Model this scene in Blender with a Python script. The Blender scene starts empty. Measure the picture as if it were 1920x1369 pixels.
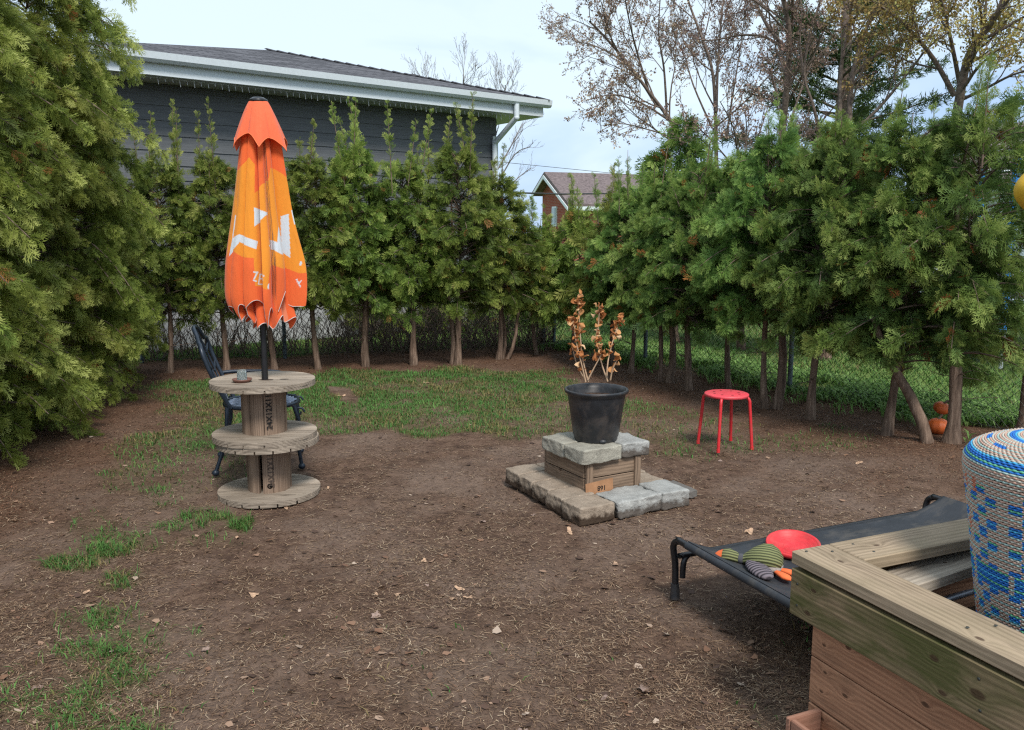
import bpy, math, random
import numpy as np
from mathutils import Vector, Matrix, noise as mnoise

# ------------------------------------------------------------------ camera, world, sun, exposure
S = bpy.context.scene
COL = S.collection
CZ, FPX = 1.55, 1580.0
PITCH = math.atan(244.5 / FPX)
cam = bpy.data.cameras.new('camera'); camo = bpy.data.objects.new('camera', cam); COL.objects.link(camo)
camo.location = (0, 0, CZ); camo.rotation_euler = (math.pi / 2 - PITCH, 0, 0)
cam.sensor_width = 36; cam.lens = FPX / 1920 * 36; cam.clip_end = 1000; cam.clip_start = 0.05
S.camera = camo
SUN_EL, SUN_AZ = 50, 162      # azimuth measured clockwise from +Y
sun = bpy.data.lights.new('sun', 'SUN'); sun.energy = 2.4; sun.angle = math.radians(14); sun.color = (1, .95, .88)
suno = bpy.data.objects.new('sun', sun); COL.objects.link(suno)
suno.rotation_euler = (math.radians(90 - SUN_EL), 0, math.radians(180 - SUN_AZ))
W = bpy.data.worlds.new('World'); S.world = W; W.use_nodes = True
nt = W.node_tree; nt.nodes.clear()
N = nt.nodes.new; L = nt.links.new
wo = N('ShaderNodeOutputWorld'); bg = N('ShaderNodeBackground'); bg.inputs['Strength'].default_value = .12
sky = N('ShaderNodeTexSky'); sky.sky_type = 'NISHITA'; sky.sun_disc = False
sky.sun_elevation = math.radians(SUN_EL); sky.sun_rotation = math.radians(SUN_AZ)
tc = N('ShaderNodeTexCoord'); mp = N('ShaderNodeMapping'); mp.inputs['Scale'].default_value = (1.6, 1.6, 5.5)
mp.inputs['Location'].default_value = (.3, .1, .45)
nz = N('ShaderNodeTexNoise'); nz.inputs['Scale'].default_value = 1.3; nz.inputs['Detail'].default_value = 5; nz.inputs['Roughness'].default_value = .5
nz.inputs['Distortion'].default_value = .4
rp = N('ShaderNodeValToRGB'); rp.color_ramp.elements[0].position = .36; rp.color_ramp.elements[1].position = .6
rp.color_ramp.elements[0].color = (2.6, 3.6, 5.2, 1); rp.color_ramp.elements[1].color = (4.5, 5.3, 5.9, 1)
sx = N('ShaderNodeSeparateXYZ'); L(tc.outputs['Generated'], sx.inputs[0])
ma = N('ShaderNodeMapRange'); ma.inputs[1].default_value = .02; ma.inputs[2].default_value = .24; ma.inputs[3].default_value = -.10; ma.inputs[4].default_value = .12
L(sx.outputs[2], ma.inputs[0])
ad = N('ShaderNodeMath'); ad.operation = 'ADD'
mx = N('ShaderNodeMix'); mx.data_type = 'RGBA'; mx.inputs[0].default_value = .88
L(tc.outputs['Generated'], mp.inputs[0]); L(mp.outputs[0], nz.inputs['Vector'])
L(nz.outputs[0], ad.inputs[0]); L(ma.outputs[0], ad.inputs[1]); L(ad.outputs[0], rp.inputs[0])
L(sky.outputs[0], mx.inputs[6]); L(rp.outputs[0], mx.inputs[7]); L(mx.outputs[2], bg.inputs[0]); L(bg.outputs[0], wo.inputs[0])
S.view_settings.view_transform = 'Standard'; S.view_settings.look = 'None'; S.view_settings.exposure = .70; S.view_settings.gamma = 1
S.render.engine = 'CYCLES'
S.cycles.use_denoising = False; S.cycles.filter_width = 1.25; S.cycles.sample_clamp_indirect = 4
S.cycles.max_bounces = 6; S.cycles.diffuse_bounces = 3; S.cycles.glossy_bounces = 2; S.cycles.transmission_bounces = 4; S.cycles.transparent_max_bounces = 6

# ------------------------------------------------------------------ helpers
rng = np.random.default_rng(7)
def G(x, y, z=0.0):                       # photo pixel -> point at height z
    a = (x - 960) / FPX; b = -(y - 684.5) / FPX
    d = (a, math.cos(PITCH) + b * math.sin(PITCH), -math.sin(PITCH) + b * math.cos(PITCH))
    t = (z - CZ) / d[2]; return Vector((d[0] * t, d[1] * t, z))
def R(x, y, D):                           # photo pixel -> point at distance D
    a = (x - 960) / FPX; b = -(y - 684.5) / FPX
    d = (a, math.cos(PITCH) + b * math.sin(PITCH), -math.sin(PITCH) + b * math.cos(PITCH))
    t = D / d[1]; return Vector((d[0] * t, D, CZ + d[2] * t))
def to_px(X, Y, Z):
    Z = Z - CZ; dep = Y * math.cos(PITCH) - Z * math.sin(PITCH); up = Y * math.sin(PITCH) + Z * math.cos(PITCH)
    dep = np.maximum(dep, .05); return 960 + FPX * X / dep, 684.5 - FPX * up / dep

def tag(o, label=None, cat=None, group=None, kind=None):
    if label: o['label'] = label
    if cat: o['category'] = cat
    if group: o['group'] = group
    if kind: o['kind'] = kind
    return o
def empty(name, loc, rz=0, label=None, cat=None, group=None):
    o = bpy.data.objects.new(name, None); COL.objects.link(o); o.location = loc; o.rotation_euler = (0, 0, rz)
    o.empty_display_size = .1
    return tag(o, label, cat, group)
def copy_tree(o, parent=None):
    c = o.copy(); COL.objects.link(c); c.parent = parent
    for ch in o.children: copy_tree(ch, c)
    return c

class MB:
    def __init__(s): s.v = []; s.f = []; s.m = []; s.sm = []
    def add(s, vs, fs, mi=0, smooth=False):
        b = len(s.v); s.v += [tuple(v) for v in vs]
        for f in fs: s.f.append([b + i for i in f]); s.m.append(mi); s.sm.append(smooth)
        return s
    def box(s, c, d, M=None, mi=0, ch=0.0):
        cx, cy, cz = c; x, y, z = d[0] / 2, d[1] / 2, d[2] / 2
        if ch > 0:
            vs = []; 
            for sx_ in (-1, 1):
                for sy in (-1, 1):
                    for sz in (-1, 1):
                        vs += [(sx_ * (x - ch), sy * (y - ch), sz * z), (sx_ * (x - ch), sy * y, sz * (z - ch)), (sx_ * x, sy * (y - ch), sz * (z - ch))]
            def I(a, b, c_, k): return ((a > 0) * 4 + (b > 0) * 2 + (c_ > 0)) * 3 + k
            fs = []
            for q in (-1, 1):
                fs.append([I(-1, -1, q, 0), I(1, -1, q, 0), I(1, 1, q, 0), I(-1, 1, q, 0)])
                fs.append([I(-1, q, -1, 1), I(1, q, -1, 1), I(1, q, 1, 1), I(-1, q, 1, 1)])
                fs.append([I(q, -1, -1, 2), I(q, 1, -1, 2), I(q, 1, 1, 2), I(q, -1, 1, 2)])
            for a in (-1, 1):
                for b in (-1, 1):
                    fs.append([I(-1, a, b, 0), I(1, a, b, 0), I(1, a, b, 1), I(-1, a, b, 1)])
                    fs.append([I(a, -1, b, 0), I(a, 1, b, 0), I(a, 1, b, 2), I(a, -1, b, 2)])
                    fs.append([I(a, b, -1, 1), I(a, b, 1, 1), I(a, b, 1, 2), I(a, b, -1, 2)])
                    for c_ in (-1, 1): fs.append([I(a, b, c_, 0), I(a, b, c_, 1), I(a, b, c_, 2)])
        else:
            vs = [(i * x, j * y, k * z) for i in (-1, 1) for j in (-1, 1) for k in (-1, 1)]
            fs = [(0, 1, 3, 2), (4, 6, 7, 5), (0, 4, 5, 1), (2, 3, 7, 6), (0, 2, 6, 4), (1, 5, 7, 3)]
        vs = [Vector(v) for v in vs]
        if M is not None: vs = [M @ v for v in vs]
        vs = [v + Vector(c) for v in vs]
        return s.add(vs, fs, mi)
    def tube(s, pts, r, n=8, mi=0, cap=True, smooth=True, close=False):
        pts = [Vector(p) for p in pts]; m = len(pts)
        rs = r if hasattr(r, '__len__') else [r] * m
        vs = []; up = None
        for i, p in enumerate(pts):
            if close: t = pts[(i + 1) % m] - pts[i - 1]
            else: t = pts[min(i + 1, m - 1)] - pts[max(i - 1, 0)]
            if t.length < 1e-9: t = Vector((0, 0, 1))
            t.normalize()
            if up is None:
                up = t.orthogonal().normalized()
            up = (up - t * up.dot(t))
            if up.length < 1e-6: up = t.orthogonal()
            up.normalize(); w = t.cross(up)
            for k in range(n):
                a = 2 * math.pi * k / n
                vs.append(p + (up * math.cos(a) + w * math.sin(a)) * rs[i])
        fs = []
        for i in range(m if close else m - 1):
            j = (i + 1) % m
            for k in range(n): fs.append((i * n + k, i * n + (k + 1) % n, j * n + (k + 1) % n, j * n + k))
        s.add(vs, fs, mi, smooth)
        if cap and not close:
            s.add(vs[:n], [list(range(n))[::-1]], mi); s.add(vs[-n:], [list(range(n))], mi)
        return s
    def lathe(s, prof, n=32, c=(0, 0, 0), mi=0, smooth=True):
        c = Vector(c); vs = []; m = len(prof)
        for (r, z) in prof:
            for k in range(n):
                a = 2 * math.pi * k / n; vs.append(c + Vector((r * math.cos(a), r * math.sin(a), z)))
        fs = [(i * n + k, i * n + (k + 1) % n, (i + 1) * n + (k + 1) % n, (i + 1) * n + k) for i in range(m - 1) for k in range(n)]
        s.add(vs, fs, mi, smooth); return s
    def prism(s, poly, z0, z1, mi=0, M=None):
        n = len(poly); vs = [Vector((p[0], p[1], z0)) for p in poly] + [Vector((p[0], p[1], z1)) for p in poly]
        if M is not None: vs = [M @ v for v in vs]
        fs = [list(range(n))[::-1], list(range(n, 2 * n))] + [(i, (i + 1) % n, n + (i + 1) % n, n + i) for i in range(n)]
        return s.add(vs, fs, mi)
    def ellipsoid(s, c, r, M=None, n=16, m=10, mi=0):
        vs = []
        for i in range(m + 1):
            ph = math.pi * i / m
            for k in range(n):
                a = 2 * math.pi * k / n
                v = Vector((r[0] * math.sin(ph) * math.cos(a), r[1] * math.sin(ph) * math.sin(a), r[2] * math.cos(ph)))
                if M is not None: v = M @ v
                vs.append(v + Vector(c))
        fs = [(i * n + k, (i + 1) * n + k, (i + 1) * n + (k + 1) % n, i * n + (k + 1) % n) for i in range(m) for k in range(n)]
        return s.add(vs, fs, mi, True)
    def build(s, name, mats, parent=None, recalc=True):
        me = bpy.data.meshes.new(name); me.from_pydata(s.v, [], s.f)
        for m in (mats if isinstance(mats, (list, tuple)) else [mats]): me.materials.append(m)
        me.polygons.foreach_set('material_index', s.m); me.polygons.foreach_set('use_smooth', s.sm)
        if recalc:
            import bmesh
            b = bmesh.new(); b.from_mesh(me); bmesh.ops.recalc_face_normals(b, faces=b.faces); b.to_mesh(me); b.free()
        me.update()
        o = bpy.data.objects.new(name, me); COL.objects.link(o)
        if parent: o.parent = parent
        return o

def np_mesh(name, verts, faces, mat, attrs=None, smooth=False, parent=None, link=True):
    """verts (V,3), faces (F,k); attrs: name -> per-vertex float or rgb"""
    me = bpy.data.meshes.new(name); V = len(verts); F, k = faces.shape
    me.vertices.add(V); me.vertices.foreach_set('co', np.ascontiguousarray(verts, dtype=np.float32).ravel())
    me.loops.add(F * k); me.loops.foreach_set('vertex_index', np.ascontiguousarray(faces, dtype=np.int32).ravel())
    me.polygons.add(F); me.polygons.foreach_set('loop_start', np.arange(0, F * k, k, dtype=np.int32))
    me.update(calc_edges=True)
    if smooth: me.polygons.foreach_set('use_smooth', np.ones(F, dtype=bool))
    for an, av in (attrs or {}).items():
        if av.ndim == 1:
            a = me.attributes.new(an, 'FLOAT', 'POINT'); a.data.foreach_set('value', av.astype(np.float32))
        else:
            a = me.color_attributes.new(an, 'FLOAT_COLOR', 'POINT')
            c4 = np.ones((V, 4), np.float32); c4[:, :3] = av; a.data.foreach_set('color', c4.ravel())
    me.materials.append(mat); me.validate()
    o = bpy.data.objects.new(name, me)
    if link: COL.objects.link(o)
    if parent: o.parent = parent
    return o

_lat = rng.random((256, 256))
def vnoise(x, y, s=1.0, o=0):
    x = np.asarray(x) * s + 100.3 + o * 17.7; y = np.asarray(y) * s + 57.1 + o * 9.3
    xi = np.floor(x).astype(int); yi = np.floor(y).astype(int); fx = x - xi; fy = y - yi
    fx = fx * fx * (3 - 2 * fx); fy = fy * fy * (3 - 2 * fy)
    g = lambda a, b: _lat[a % 256, b % 256]
    return (g(xi, yi) * (1 - fx) + g(xi + 1, yi) * fx) * (1 - fy) + (g(xi, yi + 1) * (1 - fx) + g(xi + 1, yi + 1) * fx) * fy
def fbm(x, y, s=1.0, o=0, n=4):
    t = 0; a = .5; tot = 0
    for i in range(n): t = t + a * vnoise(x, y, s * 2 ** i, o + i); tot += a; a *= .55
    return t / tot

# ------------------------------------------------------------------ materials
class NT:
    def __init__(s, name):
        s.m = bpy.data.materials.new(name); s.m.use_nodes = True; s.t = s.m.node_tree
        s.b = s.t.nodes['Principled BSDF']; s.out = s.t.nodes['Material Output']
    def n(s, k, **kw):
        o = s.t.nodes.new(k)
        for a, v in kw.items(): setattr(o, a, v)
        return o
    def l(s, a, b): s.t.links.new(a, b)
    def coord(s, kind='Object', scale=(1, 1, 1), loc=(0, 0, 0)):
        t = s.n('ShaderNodeTexCoord'); m = s.n('ShaderNodeMapping'); m.inputs['Scale'].default_value = scale; m.inputs['Location'].default_value = loc
        s.l(t.outputs[kind], m.inputs[0]); return m.outputs[0]
    def noise(s, vec, scale, detail=4, rough=.55, dist=0):
        o = s.n('ShaderNodeTexNoise'); o.inputs['Scale'].default_value = scale; o.inputs['Detail'].default_value = detail
        o.inputs['Roughness'].default_value = rough; o.inputs['Distortion'].default_value = dist
        if vec is not None: s.l(vec, o.inputs['Vector'])
        return o.outputs[0]
    def ramp(s, fac, stops, interp='LINEAR'):
        r = s.n('ShaderNodeValToRGB'); r.color_ramp.interpolation = interp
        while len(r.color_ramp.elements) < len(stops): r.color_ramp.elements.new(.5)
        for e, (p, c) in zip(r.color_ramp.elements, stops): e.position = p; e.color = (*c, 1) if len(c) == 3 else c
        s.l(fac, r.inputs[0]); return r.outputs[0]
    def math(s, op, a, b=None, c=None, clamp=False):
        o = s.n('ShaderNodeMath', operation=op); o.use_clamp = clamp
        for i, v in enumerate((a, b, c)):
            if v is None: continue
            if isinstance(v, (int, float)): o.inputs[i].default_value = v
            else: s.l(v, o.inputs[i])
        return o.outputs[0]
    def mix(s, fac, a, b, mode='MIX'):
        o = s.n('ShaderNodeMix', data_type='RGBA', blend_type=mode)
        for i, v in ((0, fac), (6, a), (7, b)):
            if isinstance(v, (int, float)): o.inputs[i].default_value = v
            elif isinstance(v, tuple): o.inputs[i].default_value = (*v, 1)
            else: s.l(v, o.inputs[i])
        return o.outputs[2]
    def attr(s, name, col=False):
        o = s.n('ShaderNodeAttribute', attribute_name=name); return o.outputs['Color'] if col else o.outputs['Fac']
    def bump(s, h, strength=.4, dist=.01):
        b = s.n('ShaderNodeBump'); b.inputs['Strength'].default_value = strength; b.inputs['Distance'].default_value = dist
        s.l(h, b.inputs['Height']); s.l(b.outputs[0], s.b.inputs['Normal'])
    def base(s, c, rough=.8, spec=.3, metal=0):
        if isinstance(c, tuple): s.b.inputs['Base Color'].default_value = (*c, 1)
        else: s.l(c, s.b.inputs['Base Color'])
        s.b.inputs['Roughness'].default_value = rough; s.b.inputs['Specular IOR Level'].default_value = spec; s.b.inputs['Metallic'].default_value = metal
        return s.m

def mat_plain(name, c, rough=.6, spec=.4, metal=0, var=.15, scale=30, bump=.1, dust=0):
    t = NT(name); v = t.coord(); n = t.noise(v, scale, 5)
    lo = tuple(x * (1 - var) for x in c); hi = tuple(min(1, x * (1 + var)) for x in c)
    col = t.ramp(n, [(.3, lo), (.7, hi)]); t.bump(n, bump, .004)
    if dust: col = t.mix(t.math('MULTIPLY', t.ramp(t.noise(v, 11, 6, .7, .4), [(.45, (0, 0, 0)), (.72, (1, 1, 1))]), dust), col, (.20, .15, .115))
    return t.base(col, rough, spec, metal)

def mat_leaf(name, stops, trans=.35, rough=.6):
    t = NT(name)
    col = t.ramp(t.attr('tint'), stops)
    oi = t.n('ShaderNodeObjectInfo')
    h = t.n('ShaderNodeHueSaturation')
    t.l(t.math('MULTIPLY_ADD', oi.outputs['Random'], .03, .485), h.inputs['Hue'])
    t.l(t.math('MULTIPLY_ADD', oi.outputs['Random'], .3, .85), h.inputs['Value']); t.l(col, h.inputs['Color'])
    col = h.outputs[0]
    t.base(col, rough, .25)
    tr = t.n('ShaderNodeBsdfTranslucent'); t.l(col, tr.inputs[0]); ms = t.n('ShaderNodeMixShader'); ms.inputs[0].default_value = trans
    t.l(t.b.outputs[0], ms.inputs[1]); t.l(tr.outputs[0], ms.inputs[2]); t.l(ms.outputs[0], t.out.inputs[0])
    return t.m

def mat_wood(name, dark, light, moss=0.0, vert=False, plank=False, knots=(), grain=70, gx=1.0, redge=None, weather=.5, zax=2, dirt=(.06, .045, .03)):
    """boards: object-space x is the length, the face's width runs along y or z"""
    t = NT(name); tcn = t.n('ShaderNodeTexCoord'); sp = t.n('ShaderNodeSeparateXYZ'); t.l(tcn.outputs['Object'], sp.inputs[0])
    X, Y, Z = sp.outputs
    if vert: X, Z = Z, X
    sw = (lambda a: a[::-1]) if vert else (lambda a: a)
    Wd = t.math('ADD', Z, t.math('MULTIPLY', Y, 1.0))
    warp = t.noise(t.coord(scale=sw((1.3, 9, 9))), 1.0, 3)
    ph = t.math('MULTIPLY', warp, 6.0)
    dmin = None
    for (kx, kw, kr) in knots:
        kr = kr * .62
        dx = t.math('MULTIPLY', t.math('SUBTRACT', X, kx), .55); dw = t.math('SUBTRACT', Wd, kw)
        d = t.math('SQRT', t.math('ADD', t.math('MULTIPLY', dx, dx), t.math('MULTIPLY', dw, dw)))
        d = t.math('DIVIDE', d, kr)
        dmin = d if dmin is None else t.math('MINIMUM', dmin, d)
    if dmin is not None:
        fall = t.math('EXPONENT', t.math('MULTIPLY', dmin, -.55)); ph = t.math('ADD', ph, t.math('MULTIPLY', fall, 9.0))
    g = t.math('SINE', t.math('ADD', t.math('MULTIPLY', Wd, grain * 11), t.math('MULTIPLY', ph, 2.0)))
    g = t.math('MULTIPLY_ADD', g, .5, .5)
    fine = t.noise(t.coord(scale=sw((4, 160, 160))), 1.0, 4, .65)
    gg = t.math('ADD', t.math('MULTIPLY', g, .22), t.math('MULTIPLY', fine, .78))
    big = t.noise(t.coord(scale=sw((2.2, 9, 9))), 1.0, 4, .6)
    f = t.math('ADD', t.math('MULTIPLY', gg, .6), t.math('MULTIPLY', big, .5))
    col = t.ramp(f, [(.34, dark), (.5, tuple((a + b) / 2 for a, b in zip(dark, light))), (.70, light)])
    if moss > 0:
        mn = t.noise(t.coord(scale=sw((3, 10, 10))), 1.0, 5, .6, .5)
        mf = t.ramp(mn, [(.36, (0, 0, 0)), (.60, (1, 1, 1))])
        mf2 = t.math('MULTIPLY', mf, t.math('MULTIPLY_ADD', fine, .8, .4))
        col = t.mix(t.math('MULTIPLY', mf2, moss, clamp=True), col, (.055, .066, .014))
    st = t.noise(t.coord(scale=sw((5, 22, 22)), loc=(3, 1, 2)), 1.0, 5, .7)
    col = t.mix(t.math('MULTIPLY', t.ramp(st, [(.56, (0, 0, 0)), (.72, (1, 1, 1))]), weather), col, dirt)
    if dmin is not None:
        km = t.ramp(t.math('MULTIPLY', dmin, .5), [(.35, (1, 1, 1)), (.55, (0, 0, 0))])
        col = t.mix(t.math('MULTIPLY', km, .8), col, (.05, .025, .014))
    if plank:
        pn = t.n('ShaderNodeTexWhiteNoise', noise_dimensions='1D'); t.l(t.math('FLOOR', t.math('MULTIPLY', t.math('ADD', Y, t.math('MULTIPLY', X, -.12)), 9.8)), pn.inputs['W'])
        col = t.mix(.55, col, t.math('MULTIPLY_ADD', pn.outputs[0], .9, .35), 'MULTIPLY')
    t.bump(gg, .5, .0025)
    return t.base(col, .78, .25)

def lerp3(a, b, t): return tuple(x + (y - x) * t for x, y in zip(a, b))

M_bark_cedar = NT('cedar_bark'); v = M_bark_cedar.coord(scale=(30, 30, 4)); n_ = M_bark_cedar.noise(v, 1.2, 5, .65)
c_ = M_bark_cedar.ramp(n_, [(.3, (.065, .043, .032)), (.55, (.19, .13, .095)), (.75, (.34, .25, .19))]); M_bark_cedar.bump(n_, .9, .01); M_bark_cedar = M_bark_cedar.base(c_, .9, .2)
M_bark_grey = mat_plain('maple_bark', (.15, .115, .095), .9, .2, var=.5, scale=25, bump=.6)
M_twig = mat_plain('twig', (.15, .11, .085), .9, .2, var=.4)
M_twig_pale = mat_plain('pale_twig', (.20, .17, .16), .9, .2, var=.3)
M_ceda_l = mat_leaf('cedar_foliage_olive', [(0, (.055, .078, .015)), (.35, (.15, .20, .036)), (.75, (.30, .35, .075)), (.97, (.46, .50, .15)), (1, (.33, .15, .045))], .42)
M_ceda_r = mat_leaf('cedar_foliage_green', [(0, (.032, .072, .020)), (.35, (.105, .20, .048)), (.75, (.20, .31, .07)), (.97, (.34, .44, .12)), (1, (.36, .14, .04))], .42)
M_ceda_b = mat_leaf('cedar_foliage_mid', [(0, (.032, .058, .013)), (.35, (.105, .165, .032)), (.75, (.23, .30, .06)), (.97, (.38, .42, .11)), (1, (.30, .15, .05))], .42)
M_pine = mat_leaf('pine_needles', [(0, (.02, .042, .012)), (.6, (.055, .10, .03)), (1, (.12, .16, .04))], .2)
M_bud = mat_leaf('maple_buds', [(0, (.15, .09, .08)), (.5, (.31, .20, .16)), (1, (.46, .36, .24))], .3)
M_bud_o = mat_leaf('oak_buds', [(0, (.22, .15, .04)), (.5, (.42, .31, .10)), (1, (.42, .42, .14))], .3)

# ------------------------------------------------------------------ ground
def sstep(a, b, x): t = np.clip((x - a) / (b - a), 0, 1); return t * t * (3 - 2 * t)
ELL = [(640, 745, 340, 44, 1.0), (430, 765, 120, 40, .8), (900, 728, 190, 36, .95), (760, 785, 270, 28, .62), (1060, 775, 190, 42, .34), (340, 820, 110, 30, .5),
       (290, 895, 100, 40, .25), (1210, 800, 160, 34, .24), (385, 962, 42, 12, .85), (330, 985, 60, 16, .85), (225, 1010, 60, 17, .8), (130, 1035, 70, 14, .75),
       (205, 1075, 50, 18, .7), (180, 1150, 42, 28, .6), (235, 1182, 45, 14, .5), (160, 1232, 80, 28, .75), (190, 1272, 90, 26, .75), (80, 1325, 130, 32, .9),
       (170, 1368, 150, 24, .9), (270, 1000, 170, 36, .15), (200, 1180, 120, 60, .14), (150, 1290, 210, 70, .2), (350, 850, 160, 60, .16), (640, 1010, 0.1, 0.1, 0), (458, 972, 22, 9, .8), (370, 1176, 14, 6, .4), (1500, 1160, 40, 60, .16), (1470, 1335, 90, 30, .3), (1450, 830, 200, 30, .16), (700, 1250, 500, 90, .025)]
NEG = [(638, 742, 30, 9, 1), (795, 722, 48, 10, .6), (440, 775, 60, 12, .7), (870, 738, 40, 10, .5), (330, 775, 70, 9, .7), (1010, 690, 70, 10, .6), (700, 815, 80, 10, .6)]
FA, FB = Vector((-5.4, 9.95)), Vector((.55, 11.7))          # back fence
FC, FD = Vector((.55, 11.7)), Vector((4.75, 5.2))           # right fence
def side(P, Q, x, y): return (Q[0] - P[0]) * (y - P[1]) - (Q[1] - P[1]) * (x - P[0])
def grass_density(x, y):
    px, py = to_px(x, y, np.zeros_like(x)); d = np.zeros_like(x)
    wx = (vnoise(x, y, 3.0, 3) - .5); wy = (vnoise(x, y, 3.0, 4) - .5)
    px2 = px + wx * 70; py2 = py + wy * np.clip((py - 440) * .12, 8, 70)
    for (cx, cy, rx, ry, a) in ELL:
        q = ((px2 - cx) / rx) ** 2 + ((py2 - cy) / ry) ** 2; d = np.maximum(d, a * (1 - sstep(.55, 1.35, q)))
    for (cx, cy, rx, ry, a) in NEG:
        q = ((px2 - cx) / rx) ** 2 + ((py2 - cy) / ry) ** 2; d = d * (1 - a * (1 - sstep(.5, 1.3, q)))
    d = d * (.45 + 1.0 * sstep(.30, .58, fbm(x, y, 2.6, 9)))
    back = (side(FA, FB, x, y) / (FB - FA).length); rt = (side(FC, FD, x, y) / (FD - FC).length)
    out = np.maximum(back, rt)
    d = np.where(out > .05, .35 + .55 * sstep(.35, .6, fbm(x, y, .9, 5)) * sstep(.0, .8, out), d)
    return np.clip(d, 0, 1)
def ground_z(x, y):
    near = np.exp(-((np.asarray(x) / 14) ** 2 + ((np.asarray(y) - 5) / 16) ** 2))
    return (fbm(x, y, 1.1, 20) - .5) * .05 * near + (fbm(x, y, 6, 30, 3) - .5) * .030 * near - .012 * near
def gz(x, y): return float(ground_z(np.array([x]), np.array([y]))[0])

xs = np.concatenate([np.linspace(-400, -20, 20), np.linspace(-19, -5.2, 30), np.arange(-5, 6, .04), np.linspace(6.2, 24, 40), np.linspace(30, 400, 20)])
ys = np.concatenate([np.linspace(-100, -2, 12), np.linspace(-1.5, 1.5, 10), np.arange(1.6, 12.5, .04), np.linspace(12.8, 40, 50), np.linspace(45, 600, 24)])
gx, gy = np.meshgrid(xs, ys, indexing='xy'); gxf, gyf = gx.ravel(), gy.ravel()
gzf = ground_z(gxf, gyf)
def hedge_near(x, y): return np.minimum(np.minimum(-side(FC, FD, x, y) / (FD - FC).length, -side(FA, FB, x, y) / (FB - FA).length), x + 4.4 + 0 * y)
mulch = (1 - sstep(.9, 2.3, hedge_near(gxf, gyf) + 1.2 * (fbm(gxf, gyf, 1.7, 60) - .5))) * (np.abs(gxf) < 9) * (gyf < 13)
nx, ny = len(xs), len(ys); ii = (np.arange(ny - 1)[:, None] * nx + np.arange(nx - 1)[None, :]).ravel()
fc = np.stack([ii, ii + 1, ii + 1 + nx, ii + nx], 1)
t = NT('dirt_ground'); v = t.coord()
a = t.noise(v, 1.3, 5, .6); b = t.noise(v, 38, 6, .7); c = t.noise(v, 9, 5, .6); fine = t.noise(v, 170, 3, .7)
col = t.ramp(c, [(.3, (.056, .033, .024)), (.5, (.112, .068, .048)), (.72, (.195, .125, .090))])
col = t.mix(t.ramp(a, [(.44, (0, 0, 0)), (.60, (.85, .85, .85))]), col, t.ramp(b, [(.3, (.13, .088, .066)), (.6, (.21, .15, .118))]))
col = t.mix(t.math('MULTIPLY', t.ramp(b, [(.45, (0, 0, 0)), (.7, (1, 1, 1))]), .55), col, (.21, .135, .09))
col = t.mix(t.math('MULTIPLY', t.ramp(t.noise(v, 60, 4, .7), [(.25, (1, 1, 1)), (.43, (0, 0, 0))]), .8), col, (.03, .018, .013))
col = t.mix(t.math('MULTIPLY', t.attr('mulch'), .8), col, t.ramp(t.noise(v, 75, 6, .75), [(.3, (.045, .022, .014)), (.5, (.115, .060, .036)), (.7, (.25, .145, .085))]))
gr = t.mix(t.noise(v, 50, 4, .7), (.13, .10, .045), (.07, .095, .03))
col = t.mix(t.math('MULTIPLY', t.attr('grassy'), .75), col, gr)
col = t.mix(t.math('MULTIPLY', t.attr('lawn'), .9), col, t.ramp(t.noise(v, 22, 5, .7), [(.3, (.09, .15, .035)), (.6, (.19, .29, .075)), (.8, (.32, .36, .15))]))
t.bump(t.math('ADD', t.math('MULTIPLY', b, .7), t.math('MULTIPLY', fine, .4)), 1.0, .02)
M_ground = t.base(col, .95, .15)
go = np_mesh('ground', np.stack([gxf, gyf, gzf], 1), fc, M_ground, {'grassy': grass_density(gxf, gyf), 'mulch': mulch, 'lawn': sstep(.25, .8, np.maximum(side(FA, FB, gxf, gyf) / (FB - FA).length, side(FC, FD, gxf, gyf) / (FD - FC).length)) * (.75 + .25 * vnoise(gxf, gyf, 1.1, 90))}, smooth=True); tag(go, kind='structure')

def blades(name, P, hgt, wid, lean, mat, label, cat, tintlo=0, tinthi=1, flat=False):
    n = len(P); az = rng.random(n) * 2 * np.pi; d = np.stack([np.cos(az), np.sin(az), np.zeros(n)], 1); w = np.stack([-np.sin(az), np.cos(az), np.zeros(n)], 1)
    up = np.array([0, 0, 1.0]); h = hgt * (.4 + rng.random(n)) * (.55 + .9 * fbm(P[:, 0], P[:, 1], 4, 75, 3)); ln = lean * (.3 + rng.random(n)) ; wd = wid * (.6 + .8 * rng.random(n))
    tw = rng.random(n) * 1.2
    h_, l_, w_ = h[:, None], (h * ln)[:, None], wd[:, None]
    b0 = P - w * w_ / 2; b1 = P + w * w_ / 2
    m0 = P + up * h_ * .55 + d * l_ * .35; m1 = m0 + w * w_ * .42; m0 = m0 - w * w_ * .42
    e = P + up * h_ * (1 - .35 * np.minimum(ln, 1.5)[:, None]) + d * l_; e0 = e - w * w_ * .08; e1 = e + w * w_ * .08
    V = np.stack([b0, b1, m1, m0, e1, e0], 1).reshape(-1, 3); i = np.arange(n)[:, None] * 6
    F = np.concatenate([i + np.array([[0, 1, 2, 3]]), i + np.array([[3, 2, 4, 5]])], 0)
    tint = np.repeat(np.clip(tintlo + (tinthi - tintlo) * (.85 * rng.random(n) + 1.1 * (fbm(P[:, 0], P[:, 1], 1.8, 81) - .42)), 0, 1), 6)
    o = np_mesh(name, V, F, mat, {'tint': tint}); tag(o, label, cat, kind='stuff'); return o
M_grass = mat_leaf('grass_blades', [(0, (.26, .20, .085)), (.14, (.17, .16, .05)), (.3, (.050, .125, .028)), (.7, (.085, .21, .045)), (1, (.16, .30, .07))], .3)
M_weed = mat_leaf('weed_leaves', [(0, (.08, .17, .04)), (.5, (.16, .31, .07)), (1, (.28, .42, .14))], .35)
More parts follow.
